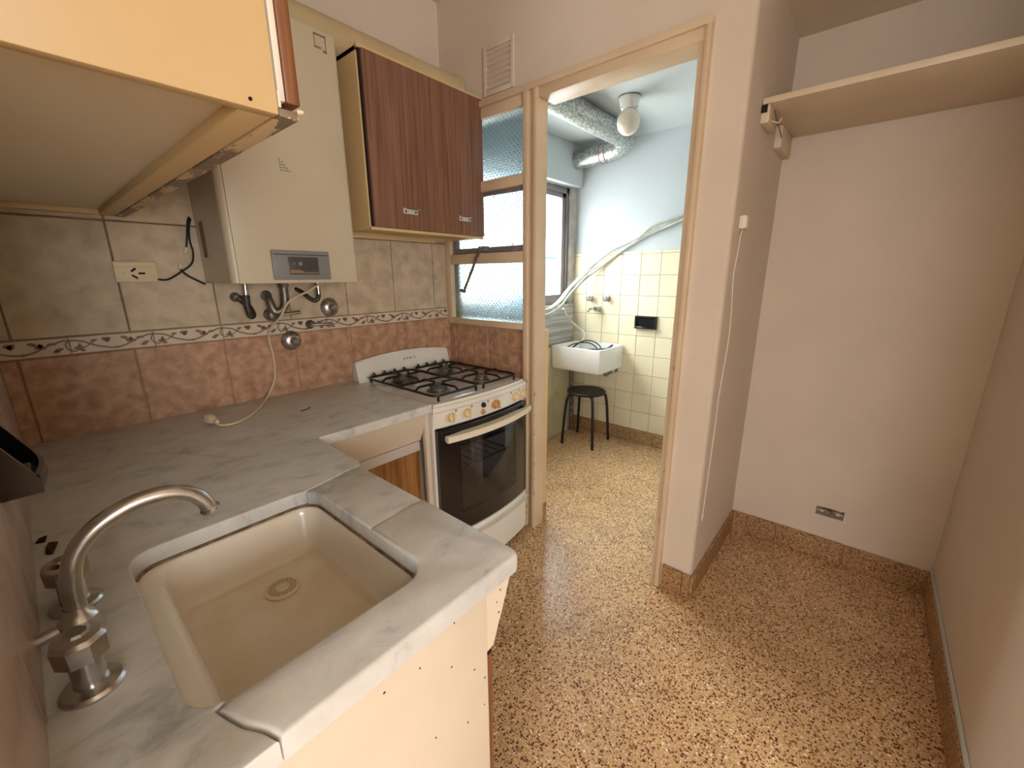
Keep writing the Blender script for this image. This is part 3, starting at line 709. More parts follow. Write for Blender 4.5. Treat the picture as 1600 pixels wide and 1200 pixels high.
def stopcock(c, label, sc_=1.22):
    t = thing('stopcock', c, label, 'tap', 'stopcocks on the tiled wall')
    b = MB(); b.lathe([(.036 * sc_, 0), (.035 * sc_, .006), (.024 * sc_, .018), (.014 * sc_, .024)], c, (0, -1, 0), 28); mk('flange', b, steel_m, t)
    b = MB(); b.lathe([(.011, .02), (.011, .034), (.015, .036), (.015, .052), (.010, .056)], c, (0, -1, 0), 16); mk('spindle', b, steel_m, t)
    mk('stem_tip', MB().lathe([(.0045, .056), (.0045, .060)], c, (0, -1, 0), 10), dullsteel_m, t)
stopcock((.999, 0, 1.237), 'chrome stopcock flange above the patterned border')
stopcock((.813, 0, 1.105), 'chrome stopcock flange on brown tiles below the patterned border')
t = thing('gas_cock', (.90, 0, 1.165), 'small lever gas cock on the patterned border strip', 'tap')
b = MB(); b.lathe([(.018, 0), (.02, .008), (.011, .02), (.011, .032)], (.898, -.006, 1.168), (0, -1, 0), 18); mk('cock_body', b, dullsteel_m, t)
mk('lever', MB().tube([(.898, -.035, 1.168), (.93, -.04, 1.167), (.985, -.044, 1.165)], [.006, .008, .0085], 10), steel_m, t)

# heater power cord and plug lying on the worktop
t = thing('power_cord', (.6, -.1, .88), 'cream power cord with round plug trailing from heater onto worktop', 'power cord')
pth = [(.930, -.105, 1.345), (.905, -.105, 1.335), (.865, -.10, 1.312), (.81, -.10, 1.29), (.775, -.10, 1.262), (.748, -.095, 1.215), (.725, -.04, 1.17), (.722, -.014, 1.12), (.728, -.012, 1.06), (.728, -.012, 1.0), (.718, -.015, .95), (.693, -.03, .912), (.655, -.07, .885), (.59, -.175, .8830), (.52, -.262, .8830), (.47, -.288, .8830), (.443, -.277, .8845), (.434, -.252, .8895)]
mk('cable', MB().tube(smooth_path(pth), .0042, 8), cord_m, t)
pc = Vector((.432, -.236, .8955)); pd = Vector((-.18, .98, .05)).normalized()
pl = mk('plug', MB().lathe([(.005, -.028), (.0065, -.026), (.0065, -.010), (.010, -.006), (.0145, .004), (.0175, .016), (.0175, .030), (.012, .036)], pc, pd, 20), creampl_m, t)
sidev = pd.cross(Vector((0, 0, 1))).normalized()
for s in (-1, 1):
    a = pc + pd * .036 + sidev * s * .007; mk('prong', MB().tube([a, a + pd * .018], .0024, 6), prong_m, pl)

# wall socket and cut wires
t = thing('wall_socket', (.35, 0, 1.39), 'cream three-slot wall socket on beige tiles', 'socket')
mk('cover_plate', MB().box(.296, .406, -.014, -.0035, 1.357, 1.424, .002), creampl_m, t)
mk('upper_strip', MB().box(.297, .405, -.0155, -.0135, 1.406, 1.423, .001), creampl_m, t)
for dx, dz, ang in ((-.003, .013, .9), (-.0025, -.009, -.9), (.017, .002, 1.57)):
    b = MB(); c = Vector((.347 + dx, 0, 1.384 + dz)); d = Vector((math.sin(ang), 0, math.cos(ang))) * .0085; n_ = Vector((d.z, 0, -d.x)) * .36
    q = [c + d + n_, c + d - n_, c - d - n_, c - d + n_]; b.prism([(v.x, v.z) for v in q], 'y', -.0146, -.0138); mk('slot', b, hole_m, t)
for xx in (.318, .380): mk('screw', MB().lathe([(.0052, 0), (.0045, .0015)], (xx, -.014, 1.388), (0, -1, 0), 14), creampl_m, t)
t = thing('loose_wires', (.5, 0, 1.4), 'black loose wires with connectors between socket and heater', 'wires')
mk('wire', MB().tube(smooth_path([(.402, -.016, 1.366), (.43, -.02, 1.366), (.468, -.02, 1.39), (.505, -.022, 1.42), (.516, -.02, 1.46), (.514, -.016, 1.50), (.520, -.012, 1.545), (.530, -.01, 1.575)]), .0032, 8), blackcable, t)
mk('wire', MB().tube(smooth_path([(.470, -.018, 1.400), (.486, -.018, 1.38), (.515, -.02, 1.36), (.535, -.02, 1.348)]), .0036, 8), blackcable, t)
mk('wire', MB().tube(smooth_path([(.500, -.012, 1.47), (.508, -.014, 1.51), (.518, -.012, 1.56), (.526, -.01, 1.58)]), .003, 8), blackcable, t)
mk('connector', MB().tube([(.494, -.014, 1.455), (.501, -.014, 1.475)], .006, 8), creampl_m, t)
mk('connector', MB().tube([(.470, -.014, 1.402), (.476, -.014, 1.418)], .006, 8), creampl_m, t)

# ducts
t = thing('exhaust_duct', (1.2, -.12, 2.28), 'cream painted round duct running above heater and cupboard', 'duct')
mk('pipe', MB().tube([(.001, -.105, 2.278), (XB - .02, -.105, 2.278)], .070, 32), duct_m, t)
mk('end_collar', MB().lathe([(.070, 0), (.078, .004), (.078, .02)], (XB - .024, -.105, 2.278), (1, 0, 0), 32), duct_m, t)

# ------------------------------------------------------------------ worktop, sink, base cupboards
ZT = .877; TH = .032
def slab(poly, nose=.010, z1=ZT, th=TH):
    """rounded-edge slab from a plan polygon (ccw)"""
    bm = bmesh.new(); vs = [bm.verts.new((x, y, z1 - th)) for x, y in poly]; f = bm.faces.new(vs)
    r = bmesh.ops.extrude_face_region(bm, geom=[f]); up = [g for g in r['geom'] if isinstance(g, bmesh.types.BMVert)]
    for v in up: v.co.z = z1
    bmesh.ops.recalc_face_normals(bm, faces=bm.faces[:])
    es = [e for e in bm.edges if all(abs(v.co.z - z1) < 1e-6 for v in e.verts)]
    bmesh.ops.bevel(bm, geom=es, offset=nose, segments=3, affect='EDGES', profile=.5, clamp_overlap=True)
    mb = MB(); mb.bm(bm); return mb
CR1 = [(.225, -.365), (.288, -.427), (.345, -.524), (.405, -.643)]
CR2 = [(.405, -.645), (.353, -.679), (.298, -.718)]
t = thing('worktop', (.4, -.6, ZT), 'worn grey marble worktop in an L around the sink', 'worktop')
sx0, sx1, sy0, sy1 = .112, .448, -1.382, -.938   # sink cut-out
rc = .045
def arc(cx, cy, a0, a1, r=rc, n=5): return [(cx + r * math.cos(math.radians(a0 + (a1 - a0) * i / n)), cy + r * math.sin(math.radians(a0 + (a1 - a0) * i / n))) for i in range(n + 1)]
# main piece: wall strip + faucet ledge + near-left corner up to the crack
main = [(0.0, 0.0), (0.0, -1.478), (.168, -1.478), (.160, -1.455), (.146, -1.43), (.138, -1.405), (.132, -1.385)]
main += arc(sx0 + rc, sy0 + rc, 255, 180) + arc(sx0 + rc, sy1 - rc, 180, 90) + arc(sx1 - rc, sy1 - rc, 90, 60, n=2)
main += [(.500, -.930), (.545, -.918), (.589, -.912), (.603, -.885), (.607, -.64), (.615, -.629), (1.062, -.629), (1.062, 0)]
mk('marble_slab', slab(main, .006), marble_m, t)
strip = [(.589, -.9135), (.545, -.9195), (.500, -.9315), (.4342, -.9425)] + arc(sx1 - rc, sy1 - rc, 50, 0, n=3) + [(sx1, -1.196), (.50, -1.191), (.545, -1.184), (.588, -1.1865)]
mk('marble_slab', slab(strip, .006, ZT - .001), marble_m, t)
front = [(.590, -1.1885), (.545, -1.1865), (.50, -1.193), (sx1, -1.1985)] + arc(sx1 - rc, sy0 + rc, 0, -90) + [(.150, sy0), (.1345, -1.387), (.1405, -1.405), (.1485, -1.43), (.1625, -1.455), (.1705, -1.478), (.573, -1.478), (.583, -1.472), (.588, -1.46)]
mk('marble_slab', slab(front, .008, ZT + .001, .034), marble_m, t)

def ribbon(pts, wd, z):
    pts = smooth_path([(x, y, z) for x, y in pts], 5); mb = MB(); a = []; c = []
    for i, p in enumerate(pts):
        d = (pts[min(i + 1, len(pts) - 1)] - pts[max(i - 1, 0)]).normalized(); n_ = Vector((-d.y, d.x, 0)) * wd; a.append(p + n_); c.append(p - n_)
    n = len(pts); return mb.add(a + c, [(i, i + 1, n + i + 1, n + i) for i in range(n - 1)])
mk('hairline_crack', ribbon(CR1, .0006, ZT + .0002), crack_m, t)
mk('hairline_crack', ribbon(CR2, .0005, ZT + .0002), crack_m, t)
t = thing('sink', (.28, -1.16, .735), 'stained white ceramic sink set under the marble worktop', 'sink')
# bowl: lofted rounded rectangles, open at the top
def rr(x0, x1, y0, y1, r, z, n=5):
    pts = []
    for cx, cy, a0 in ((x1 - r, y1 - r, 0), (x0 + r, y1 - r, 90), (x0 + r, y0 + r, 180), (x1 - r, y0 + r, 270)):
        for i in range(n + 1):
            a = math.radians(a0 + 90 * i / n); pts.append((cx + r * math.cos(a), cy + r * math.sin(a), z))
    return pts
def loft(rings, cap=True):
    mb = MB(); n = len(rings[0]); vs = [v for r_ in rings for v in r_]; fs = []
    for i in range(len(rings) - 1):
        for j in range(n): fs.append((i * n + j, i * n + (j + 1) % n, (i + 1) * n + (j + 1) % n, (i + 1) * n + j))
    if cap: fs.append(tuple(range((len(rings) - 1) * n, len(rings) * n)))
    return mb.add(vs, fs)
zf = .737
rings = [rr(.090, .478, -1.40, -.915, .05, .70), rr(.090, .478, -1.40, -.915, .05, .841), rr(.108, .462, -1.395, -.925, .05, .8415), rr(.122, .452, -1.390, -.935, .05, .840), rr(.138, .447, -1.385, -.940, .045, .833), rr(.148, .444, -1.382, -.944, .04, .822),
         rr(.152, .440, -1.378, -.949, .035, .805), rr(.156, .428, -1.372, -.961, .03, .765), rr(.158, .421, -1.370, -.968, .026, zf + .008), rr(.162, .416, -1.366, -.973, .022, zf + .002), rr(.168, .410, -1.360, -.979, .02, zf)]
sk = mk('bowl', loft(rings), porc_m, t, angle=60)
mk('sealant', MB().tube([(x, y, .8418) for x, y, _ in (rr(sx0 + .003, sx1 - .003, sy0 + .003, sy1 - .003, rc, 0) * 2)[20:35]], .0025, 6), seal_m, t)
dc = (.318, -1.055, zf + .001)
d = mk('drain_strainer', MB().lathe([(.033, 0), (.033, .003), (.029, .0055), (.004, .006)], dc, n=36), drain_m, t)
b = MB()
for rad, n_ in ((.016, 20), (.0205, 26), (.025, 32)):
    for k in range(n_):
        a = 2 * PI * k / n_; c = Vector((dc[0] + rad * math.cos(a), dc[1] + rad * math.sin(a), dc[2] + .0053)); u = Vector((math.cos(a), math.sin(a), 0)) * .0016; v = Vector((-math.sin(a), math.cos(a), 0)) * .0010
        b.add([c + u + v + Vector((0, 0, .0005)), c - u + v + Vector((0, 0, .0007)), c - u - v + Vector((0, 0, .0007)), c + u - v + Vector((0, 0, .0005))], [(0, 1, 2, 3)])
mk('strainer_holes', b, leafdry_m, d)
b = MB(); b.box(dc[0] - .011, dc[0] + .011, dc[1] - .0022, dc[1] + .0022, dc[2] + .005, dc[2] + .010, .001); mk('strainer_grip', b, drain_m, d)

# faucet
t = thing('kitchen_faucet', (.04, -1.14, ZT), 'tarnished chrome swan-neck faucet with two octagonal taps beside the sink', 'faucet')
sp = [(.046, -1.130, .925), (.048, -1.130, .965), (.058, -1.130, 1.005), (.082, -1.130, 1.034), (.118, -1.131, 1.052), (.155, -1.132, 1.056), (.186, -1.133, 1.047), (.205, -1.134, 1.027), (.212, -1.134, 1.008)]
mk('spout', MB().tube(smooth_path(sp), .0115, 16), steel_m, t)
mk('spout_tip', MB().lathe([(.0112, 0), (.0142, .003), (.0142, .007), (.0115, .008)], (.2115, -1.134, 1.012), (.28, 0, -1), 16), steel_m, t)
mk('spout_collar', MB().lathe([(.010, -.012), (.021, -.008), (.021, .002), (.013, .012), (.012, .02)], (.045, -1.130, .913), n=20), steel_m, t)
mk('wall_arm', MB().tube([(.0, -1.132, .905), (.03, -1.131, .908), (.046, -1.130, .912)], .008, 12), steel_m, t)
mk('spout_base', MB().lathe([(.016, 0), (.012, .012), (.012, .036)], (.045, -1.130, ZT), n=18), steel_m, t)
for ty in (-1.237, -1.030):
    tp = mk('tap', MB().lathe([(.030, 0), (.031, .004), (.028, .008), (.0165, .011), (.0155, .046), (.012, .05)], (.044, ty, ZT), n=24), steel_m, t)
    mk('tap_handle', MB().lathe([(.018, .046), (.0255, .05), (.0265, .074), (.022, .079), (.012, .081), (.010, .084)], (.044, ty, ZT), n=8, rot=.3), steel_m, tp)

# black soap dish on the near wall
t = thing('soap_dish', (0, -.93, 1.06), 'black ceramic soap dish fixed to the tiled wall over the faucet', 'soap dish', )
def dish(t, P, L, H, D, m):
    """P maps (out, along, up) to world"""
    b = MB()
    def pr(poly, a0, a1):
        n = len(poly); vs = [P(o, a0, u) for o, u in poly] + [P(o, a1, u) for o, u in poly]
        b.add(vs, [(i, (i + 1) % n, n + (i + 1) % n, n + i) for i in range(n)] + [tuple(range(n))[::-1], tuple(range(n, 2 * n))])
    prof = [(0, 0), (0, H), (D * .12, H * .98), (D * .95, H * .22), (D, H * .12), (D * .97, 0)]
    tr = [(0, 0), (D * .93, 0), (D, H * .12), (D * .96, H * .26), (D * .86, H * .28), (D * .78, H * .14), (D * .2, H * .12), (D * .1, H * .35), (D * .08, H * .9), (0, H)]
    pr(prof, 0, L * .07); pr(prof, L * .93, L)
    st_ = [.05 + .9 * k / 8 for k in range(9)]; n = len(tr); vs = []; fs = []
    for q in st_: vs += [P(o * (1 + .16 * math.sin(PI * (q - .05) / .9)), L * q, u) for o, u in tr]
    for k in range(8):
        for j in range(n): fs.append((k * n + j, k * n + (j + 1) % n, (k + 1) * n + (j + 1) % n, (k + 1) * n + j))
    b.add(vs, fs + [tuple(range(n))[::-1], tuple(range(8 * n, 9 * n))])
    mk('dish_body', b, m, t)
    for k in range(4):
        b = MB(); a = L * (.3 + .13 * k); vs = [P(D * .2, a - .003, H * .12), P(D * .78, a - .003, H * .12), P(D * .78, a + .003, H * .12), P(D * .2, a + .003, H * .12), P(D * .22, a, H * .2), P(D * .76, a, H * .2)]
        b.add(vs, [(0, 1, 5, 4), (2, 3, 4, 5), (0, 4, 3), (1, 2, 5)]); mk('rib', b, m, t)
dish(t, lambda o, a, u: (o + .004, -1.0 + a, 1.06 + u), .15, .10, .044, gloss_black)

# debris on the worktop
tag(mk('dry_leaf', MB().add([(.018, -.815, .878), (.027, -.825, .879), (.037, -.80, .888), (.034, -.783, .883), (.025, -.79, .889), (.020, -.80, .886)], [(0, 1, 2, 4, 5), (2, 3, 4), (0, 5, 4, 3, 2, 1)]), leafdry_m), 'brown dried leaf scrap lying by the wall behind the faucet', 'leaf')
tag(mk('debris', MB().add([(.006, -.752, .878), (.02, -.76, .879), (.024, -.742, .884), (.012, -.735, .880)], [(0, 1, 2), (0, 2, 3), (0, 3, 2, 1)]), leafdry_m), 'tiny dark crumb on the worktop beyond the dried leaf', 'debris')
tag(mk('twig', MB().tube([(.69, -.315, .8795), (.715, -.31, .880), (.735, -.295, .8797)], .002, 6), leafdry_m), 'small dark twig on the marble in front of the plug', 'twig')

# base cupboard under the sink
t = thing('base_cupboard', (.25, -1.1, 0), 'cream base cupboard below the sink with chipped end panel', 'base cupboard')
mk('end_panel', MB().box(.002, .503, -1.468, -1.450, .0, .8425, .001), panel_m, t)
b = MB(); val = [(.503, .843), (.568, .843), (.567, .835), (.553, .797), (.519, .714), (.503, .712)]
b.prism(val, 'y', -1.468, -.655); mk('valance', b, panel_m, t)
mk('door', MB().box(.510, .528, -1.455, -1.06, .06, .690, .001), woodedge_m, t)
mk('door', MB().box(.510, .528, -1.057, -.66, .06, .690, .001), woodedge_m, t)
mk('edge_strip', MB().box(.504, .5095, -1.462, -.66, .05, .695, .0008), alu_m, t)
mk('painted_gap_shade', MB().box(.503, .522, -1.46, -.66, .690, .712), hole_m, t)  # dark strip painted in for the shade below the valance
b = MB(); b.box(.002, .503, -.665, -.65, 0, .70); b.box(.002, .503, -1.45, -.665, .06, .075); b.box(.46, .48, -1.45, -.665, 0, .06); mk('carcass', b, panel_m, t)
mk('latch', MB().box(.532, .540, -1.462, -1.448, .722, .735, .002), dullsteel_m, t)
b = MB()
for x_, z_ in ((.30, .81), (.36, .80), (.42, .75), (.47, .70), (.2, .78), (.38, .64), (.45, .60), (.495, .66), (.25, .70), (.43, .83), (.492, .60), (.33, .55), (.53, .80), (.54, .82), (.535, .775)):
    b.lathe([(random.uniform(.0012, .0026), 0), (.0012, .0006)], (x_, -1.4679, z_), (0, -1, 0), 7)
mk('paint_chips', b, hole_m, t)['kind'] = 'stuff'

# base cupboard beside the stove
t = thing('base_cupboard', (.8, -.3, 0), 'cream base cupboard with wood door between sink and stove', 'base cupboard')
b = MB(); val = [(-.555, .843), (-.612, .843), (-.611, .835), (-.600, .795), (-.566, .716), (-.555, .714)]
b.prism(val, 'x', .572, 1.046); mk('valance', b, panel_m, t)
mk('light_rail', MB().box(.56, 1.040, -.566, -.55, .672, .713, .001), mirror_rail, t)
mk('door', MB().box(.56, 1.038, -.562, -.545, .08, .670, .001), oak_m, t)
mk('filler_strip', MB().box(1.0465, 1.0675, -.600, -.58, .0, .842, .001), panel_m, t)
mk('keyhole_plate', MB().box(.795, .812, -.5635, -.561, .55, .565, .001), alu_m, t)
b = MB(); b.box(1.028, 1.044, -.545, -.02, .0, .843); b.box(.56, 1.028, -.5, -.48, 0, .08); mk('carcass', b, panel_m, t)

# ------------------------------------------------------------------ stove
SX0, SX1, SYB = 1.070, 1.664, -.010
SC = (SX0 + SX1) / 2; HW = (SX1 - SX0) / 2
t = thing('stove', (SC, -.32, 0), 'white four-burner gas stove with black glass oven door', 'stove')
def fy(x, base, bulge): return base - bulge * (1 - ((x - SC) / HW) ** 2)
XS = [SX0 + (SX1 - SX0) * i / 24 for i in range(25)]
def curved(base, bulge, back, x0=SX0 - .0015, x1=SX1 + .0015, n=24):
    xs_ = [x0 + (x1 - x0) * i / n for i in range(n + 1)]
    return [(x, fy(x, base, bulge)) for x in xs_] + [(x1, back), (x0, back)]
b = MB()
b.box(SX0, SX0 + .014, -.615, SYB - .02, .03, .842); b.box(SX1 - .014, SX1, -.615, SYB - .02, .03, .842)
b.box(SX0, SX1, -.05, SYB - .02, .03, .842); b.box(SX0, SX1, -.60, -.03, .03, .05)
mk('body', b, enamel_m, t)
b = MB(); b.box(SX0 + .015, SX1 - .015, -.60, -.06, .25, .262); b.box(SX0 + .015, SX1 - .015, -.60, -.06, .755, .765); b.box(SX0 + .05, SX0 + .06, -.60, -.06, .26, .757); b.box(SX1 - .06, SX1 - .05, -.60, -.06, .26, .757); b.box(SX0 + .05, SX1 - .05, -.09, -.08, .26, .757)
mk('oven_cavity', b, ovengrey_m, t)
for zz in (.505, .605):
    b = MB(); b.tube([(SX0 + .065, -.57, zz), (SX1 - .065, -.57, zz)], .0035, 6); b.tube([(SX0 + .065, -.12, zz), (SX1 - .065, -.12, zz)], .0035, 6)
    for k in range(9):
        x_ = SX0 + .08 + k * (SX1 - SX0 - .16) / 8; b.tube([(x_, -.57, zz), (x_, -.12, zz)], .0022, 5)
    mk('oven_rack', b, steel_m, t)
# cooktop
bm = bmesh.new(); pl_ = curved(-.628, .026, -.035); vs = [bm.verts.new((x, y, .836)) for x, y in pl_]; f = bm.faces.new(vs)
r = bmesh.ops.extrude_face_region(bm, geom=[f])
for g in r['geom']:
    if isinstance(g, bmesh.types.BMVert): g.co.z = .868
bmesh.ops.recalc_face_normals(bm, faces=bm.faces[:])
bmesh.ops.bevel(bm, geom=[e for e in bm.edges if all(abs(v.co.z - .868) < 1e-6 for v in e.verts)], offset=.012, segments=3, affect='EDGES')
mk('cooktop', MB().bm(bm), enamel_m, t)
mk('cooktop_tray', loft([rr(SX0 + .03, SX1 - .03, -.605, -.075, .03, .8683), rr(SX0 + .035, SX1 - .035, -.60, -.08, .03, .8692)]), top_enamel, t)
# backguard
top = [(SX0 + .006 + (SX1 - SX0 - .012) * i / 16, .966 + .026 * (1 - (i / 8 - 1) ** 2)) for i in range(17)]
poly = [(SX0 + .006, .862)] + top + [(SX1 - .006, .862)]
bm = bmesh.new(); mb = MB().prism(poly, 'y', -.062, SYB); bm0 = bmesh.new()
me_ = bpy.data.meshes.new('tmp'); me_.from_pydata(mb.v, [], mb.f); bm0.from_mesh(me_); bpy.data.meshes.remove(me_); bm.free()
bmesh.ops.recalc_face_normals(bm0, faces=bm0.faces[:])
for v in bm0.verts:                                  # face leans back towards the wall
    if v.co.y < -.05 and v.co.z > .9: v.co.y = -.040
bmesh.ops.bevel(bm0, geom=[e for e in bm0.edges if all(v.co.z > .9 for v in e.verts)], offset=.006, segments=3, affect='EDGES', clamp_overlap=True)
bg_ = mk('backguard', MB().bm(bm0), enamel_m, t)
def letters(txt, size, spacing, loc, rot, m, parent, name='lettering'):
    cu = bpy.data.curves.new('txt', 'FONT'); cu.body = txt; cu.size = size; cu.space_character = spacing; cu.align_x = 'CENTER'; cu.extrude = .0004
    o = bpy.data.objects.new('txt', cu); COL.objects.link(o); bpy.context.view_layer.update()
    dg = bpy.context.evaluated_depsgraph_get(); me = bpy.data.meshes.new_from_object(o.evaluated_get(dg)); bpy.data.objects.remove(o)
    me.transform(Matrix.Translation(Vector(loc) - Vector(WLOC[parent.name])) @ Matrix.Rotation(rot[2], 4, 'Z') @ Matrix.Rotation(rot[0], 4, 'X'))
    me.materials.clear(); me.materials.append(m)
    q = bpy.data.objects.new(name, me); COL.objects.link(q); q.parent = parent; return q
letters('ORBIS', .016, 2.1, (SC + .02, -.0478, .943), (PI / 2 - .2, 0, 0), ink_m, bg_)
# control panel
def panel_prism(z0, z1, base0, base1, bulge0, bulge1, back, name, m, x0=SX0 - .001, x1=SX1 + .001, n=24):
    xs_ = [x0 + (x1 - x0) * i / n for i in range(n + 1)]; mb = MB()
    f0 = [(x, fy(x, base0, bulge0), z0) for x in xs_]; f1 = [(x, fy(x, base1, bulge1), z1) for x in xs_]; k = n + 1
    vs = f0 + f1 + [(x, back, z0) for x in xs_] + [(x, back, z1) for x in xs_]; fs = []
    for i in range(n):
        fs += [(i, i + 1, k + i + 1, k + i), (k + i, k + i + 1, 3 * k + i + 1, 3 * k + i), (2 * k + i, i, i + 1, 2 * k + i + 1)[::1], (2 * k + i, 2 * k + i + 1, 3 * k + i + 1, 3 * k + i)]
    fs += [(0, k, 3 * k, 2 * k), (n, 2 * k + n, 3 * k + n, k + n)]
    return mk(name, mb.add(vs, fs), m, t, angle=30)
cp = panel_prism(.764, .8345, -.618, -.628, .030, .026, -.58, 'control_panel', enamel_m)
def front_at(x, z): return fy(x, -.618 - .010 * (z - .764) / .07, .028)
for i, (x_, m_, big) in enumerate(((1.150, knob_m, 1), (1.232, knob_m, 1), (1.408, oknob_m, 1), (1.555, knob_m, .95), (1.622, knob_m, .95))):
    z_ = .802; y_ = front_at(x_, z_)
    k = mk('knob', MB().lathe([(.024 * big, 0), (.024 * big, .003), (.0185 * big, .004), (.017 * big, .020), (.014 * big, .022)], (x_, y_ + .001, z_), (0, -1, .12), 24), m_, t)
    b = MB(); b.box(x_ - .0045, x_ + .0045, y_ - .031, y_ - .018, z_ - .015, z_ + .020, .002); mk('knob_grip', b, m_, k)
    b = MB()
    for j in range(9):
        a = math.radians(200 - j * 27.5); b.lathe([(.0011, 0), (.0011, .0004)], (x_ + .031 * math.cos(a), front_at(x_ + .031 * math.cos(a), z_ + .03 * math.sin(a)) + .0002, z_ + .029 * math.sin(a)), (0, -1, .12), 6)
    mk('dial_marks', b, ink_m, cp)
for z_, m_, nm in ((.816, blackpl_m, 'ignition_button'), (.784, oknob_m, 'light_button')):
    mk(nm, MB().lathe([(.0125, 0), (.0125, .004), (.0105, .005), (.0095, .010), (.0075, .011)], (1.330, front_at(1.33, z_), z_), (0, -1, .12), 18), m_, t)
# small printed pictograms above the knobs
for x_, z_ in ((1.178, .826), (1.262, .826), (1.36, .826), (1.53, .826), (1.60, .826)):
    y_ = front_at(x_, z_) - .0003; mk('printed_pictogram', MB().box(x_ - .005, x_ + .005, y_, y_ + .001, z_ - .004, z_ + .004), grey_m, cp)
# oven door with a window opening
def door_frame():
    mb = MB(); z0, z1 = .262, .757; xa, xb = SX0 + .012, SX1 - .004; wx0, wx1, wz0, wz1 = SX0 + .115, SX1 - .105, .345, .665
    xs_ = sorted(set([xa + (xb - xa) * i / 30 for i in range(31)] + [wx0, wx1])); zs_ = [z0, wz0, wz1, z1]
    for i in range(len(xs_) - 1):
        for j in range(3):
            xm = (xs_[i] + xs_[i + 1]) / 2
            if j == 1 and wx0 < xm < wx1: continue
            q = [(xs_[i], zs_[j]), (xs_[i + 1], zs_[j]), (xs_[i + 1], zs_[j + 1]), (xs_[i], zs_[j + 1])]
            mb.add([(x, fy(x, -.632, .036), z) for x, z in q] + [(x, fy(x, -.632, .036) + .022, z) for x, z in q], [(0, 1, 2, 3), (7, 6, 5, 4), (0, 4, 5, 1), (1, 5, 6, 2), (2, 6, 7, 3), (3, 7, 4, 0)])
    return mb, (wx0, wx1, wz0, wz1)
mb, (wx0_, wx1_, wz0_, wz1_) = door_frame()
od = mk('oven_door', mb, ovenblk_m, t, smooth=False)
xs_ = [wx0_ - .004 + (wx1_ - wx0_ + .008) * i / 20 for i in range(21)]
b = MB(); b.grid(lambda x, z: (x, fy(x, -.634, .036), z), xs_, [wz0_ - .004, wz1_ + .004]); mk('oven_window', b, ovenglass_m, od)
panel_prism(.707, .735, -.662, -.664, .044, .044, -.656, 'oven_handle', handle_m, SX0 + .035, SX1 + .004)
for x_ in (SX0 + .05, SX1 - .012): mk('handle_mount', MB().box(x_ - .01, x_ + .01, fy(x_, -.658, .042), fy(x_, -.632, .036), .71, .73), handle_m, t)
panel_prism(.035, .252, -.628, -.630, .034, .034, -.58, 'drawer', enamel_m)
panel_prism(.205, .226, -.640, -.652, .036, .038, -.62, 'drawer_handle', enamel_m)
# burners
burners = [(1.225, -.215, .052), (1.235, -.465, .041), (1.500, -.205, .041), (1.505, -.47, .031)]
for bx, by, br_ in burners:
    q = mk('burner', MB().lathe([(br_ * 1.35, 0), (br_ * 1.25, .004), (br_ * .95, .006), (br_ * 1.0, .022), (br_ * .7, .024)], (bx, by, .8685), n=28), dullsteel_m, t)
    mk('burner_cap', MB().lathe([(br_ * .6, .022), (br_ * .98, .0235), (br_ * .98, .029), (br_ * .9, .032)], (bx, by, .8685), n=28), burner_m if br_ > .03 else grey_m, q)
# pan grates: wire frames with fingers
def grate(x0, x1, y0, y1, bs):
    b = MB(); z = .894; r_ = .0056
    loop = [(x, y, z) for x, y, _ in rr(x0, x1, y0, y1, .035, 0, 5)]
    b.tube(loop, r_, 7, closed=True)
    for bx, by in bs:
        for sx_, sy_ in ((1, 0), (-1, 0), (0, 1), (0, -1)):
            if sx_: e = (x1 if sx_ > 0 else x0, by)
            else: e = (bx, (y0 + y1) / 2 if (sy_ * ((y0 + y1) / 2 - by)) > 0 else (y1 if sy_ > 0 else y0))
            s = (bx + sx_ * .026, by + sy_ * .026); m_ = (bx + sx_ * (abs(e[0] - bx) - .022), by + sy_ * (abs(e[1] - by) - .022))
            b.tube([(s[0], s[1], z + .013), (m_[0], m_[1], z + .013), (e[0], e[1], z)], r_, 7)
        for sx_, sy_ in ((1, 1), (1, -1), (-1, 1), (-1, -1)):
            s = (bx + sx_ * .034, by + sy_ * .034); e = (bx + sx_ * .078, by + sy_ * .070)
            if x0 < e[0] < x1 and y0 < e[1] < y1 and (sx_, sy_) != (1, 1): pass
    ym = (y0 + y1) / 2
    b.tube([(x0, ym, z), (x1, ym, z)], r_, 7)
    for k in range(4):
        x_ = x0 + .04 + (x1 - x0 - .08) * k / 3
        b.tube([(x_ - .012, y1, z), (x_, y1 - .002, z + .018), (x_ + .012, y1, z)], r_ * .85, 6)
    for x_ in (x0 + .02, x1 - .02):
        for y_ in (y0 + .004, y1 - .004): b.tube([(x_, y_, z), (x_, y_, .8688)], r_, 6)
    return mk('pan_grate', b, black_m, t)
grate(SX0 + .035, SC - .004, -.600, -.085, [(1.225, -.215), (1.235, -.465)])
grate(SC + .004, SX1 - .035, -.600, -.085, [(1.500, -.205), (1.505, -.47)])

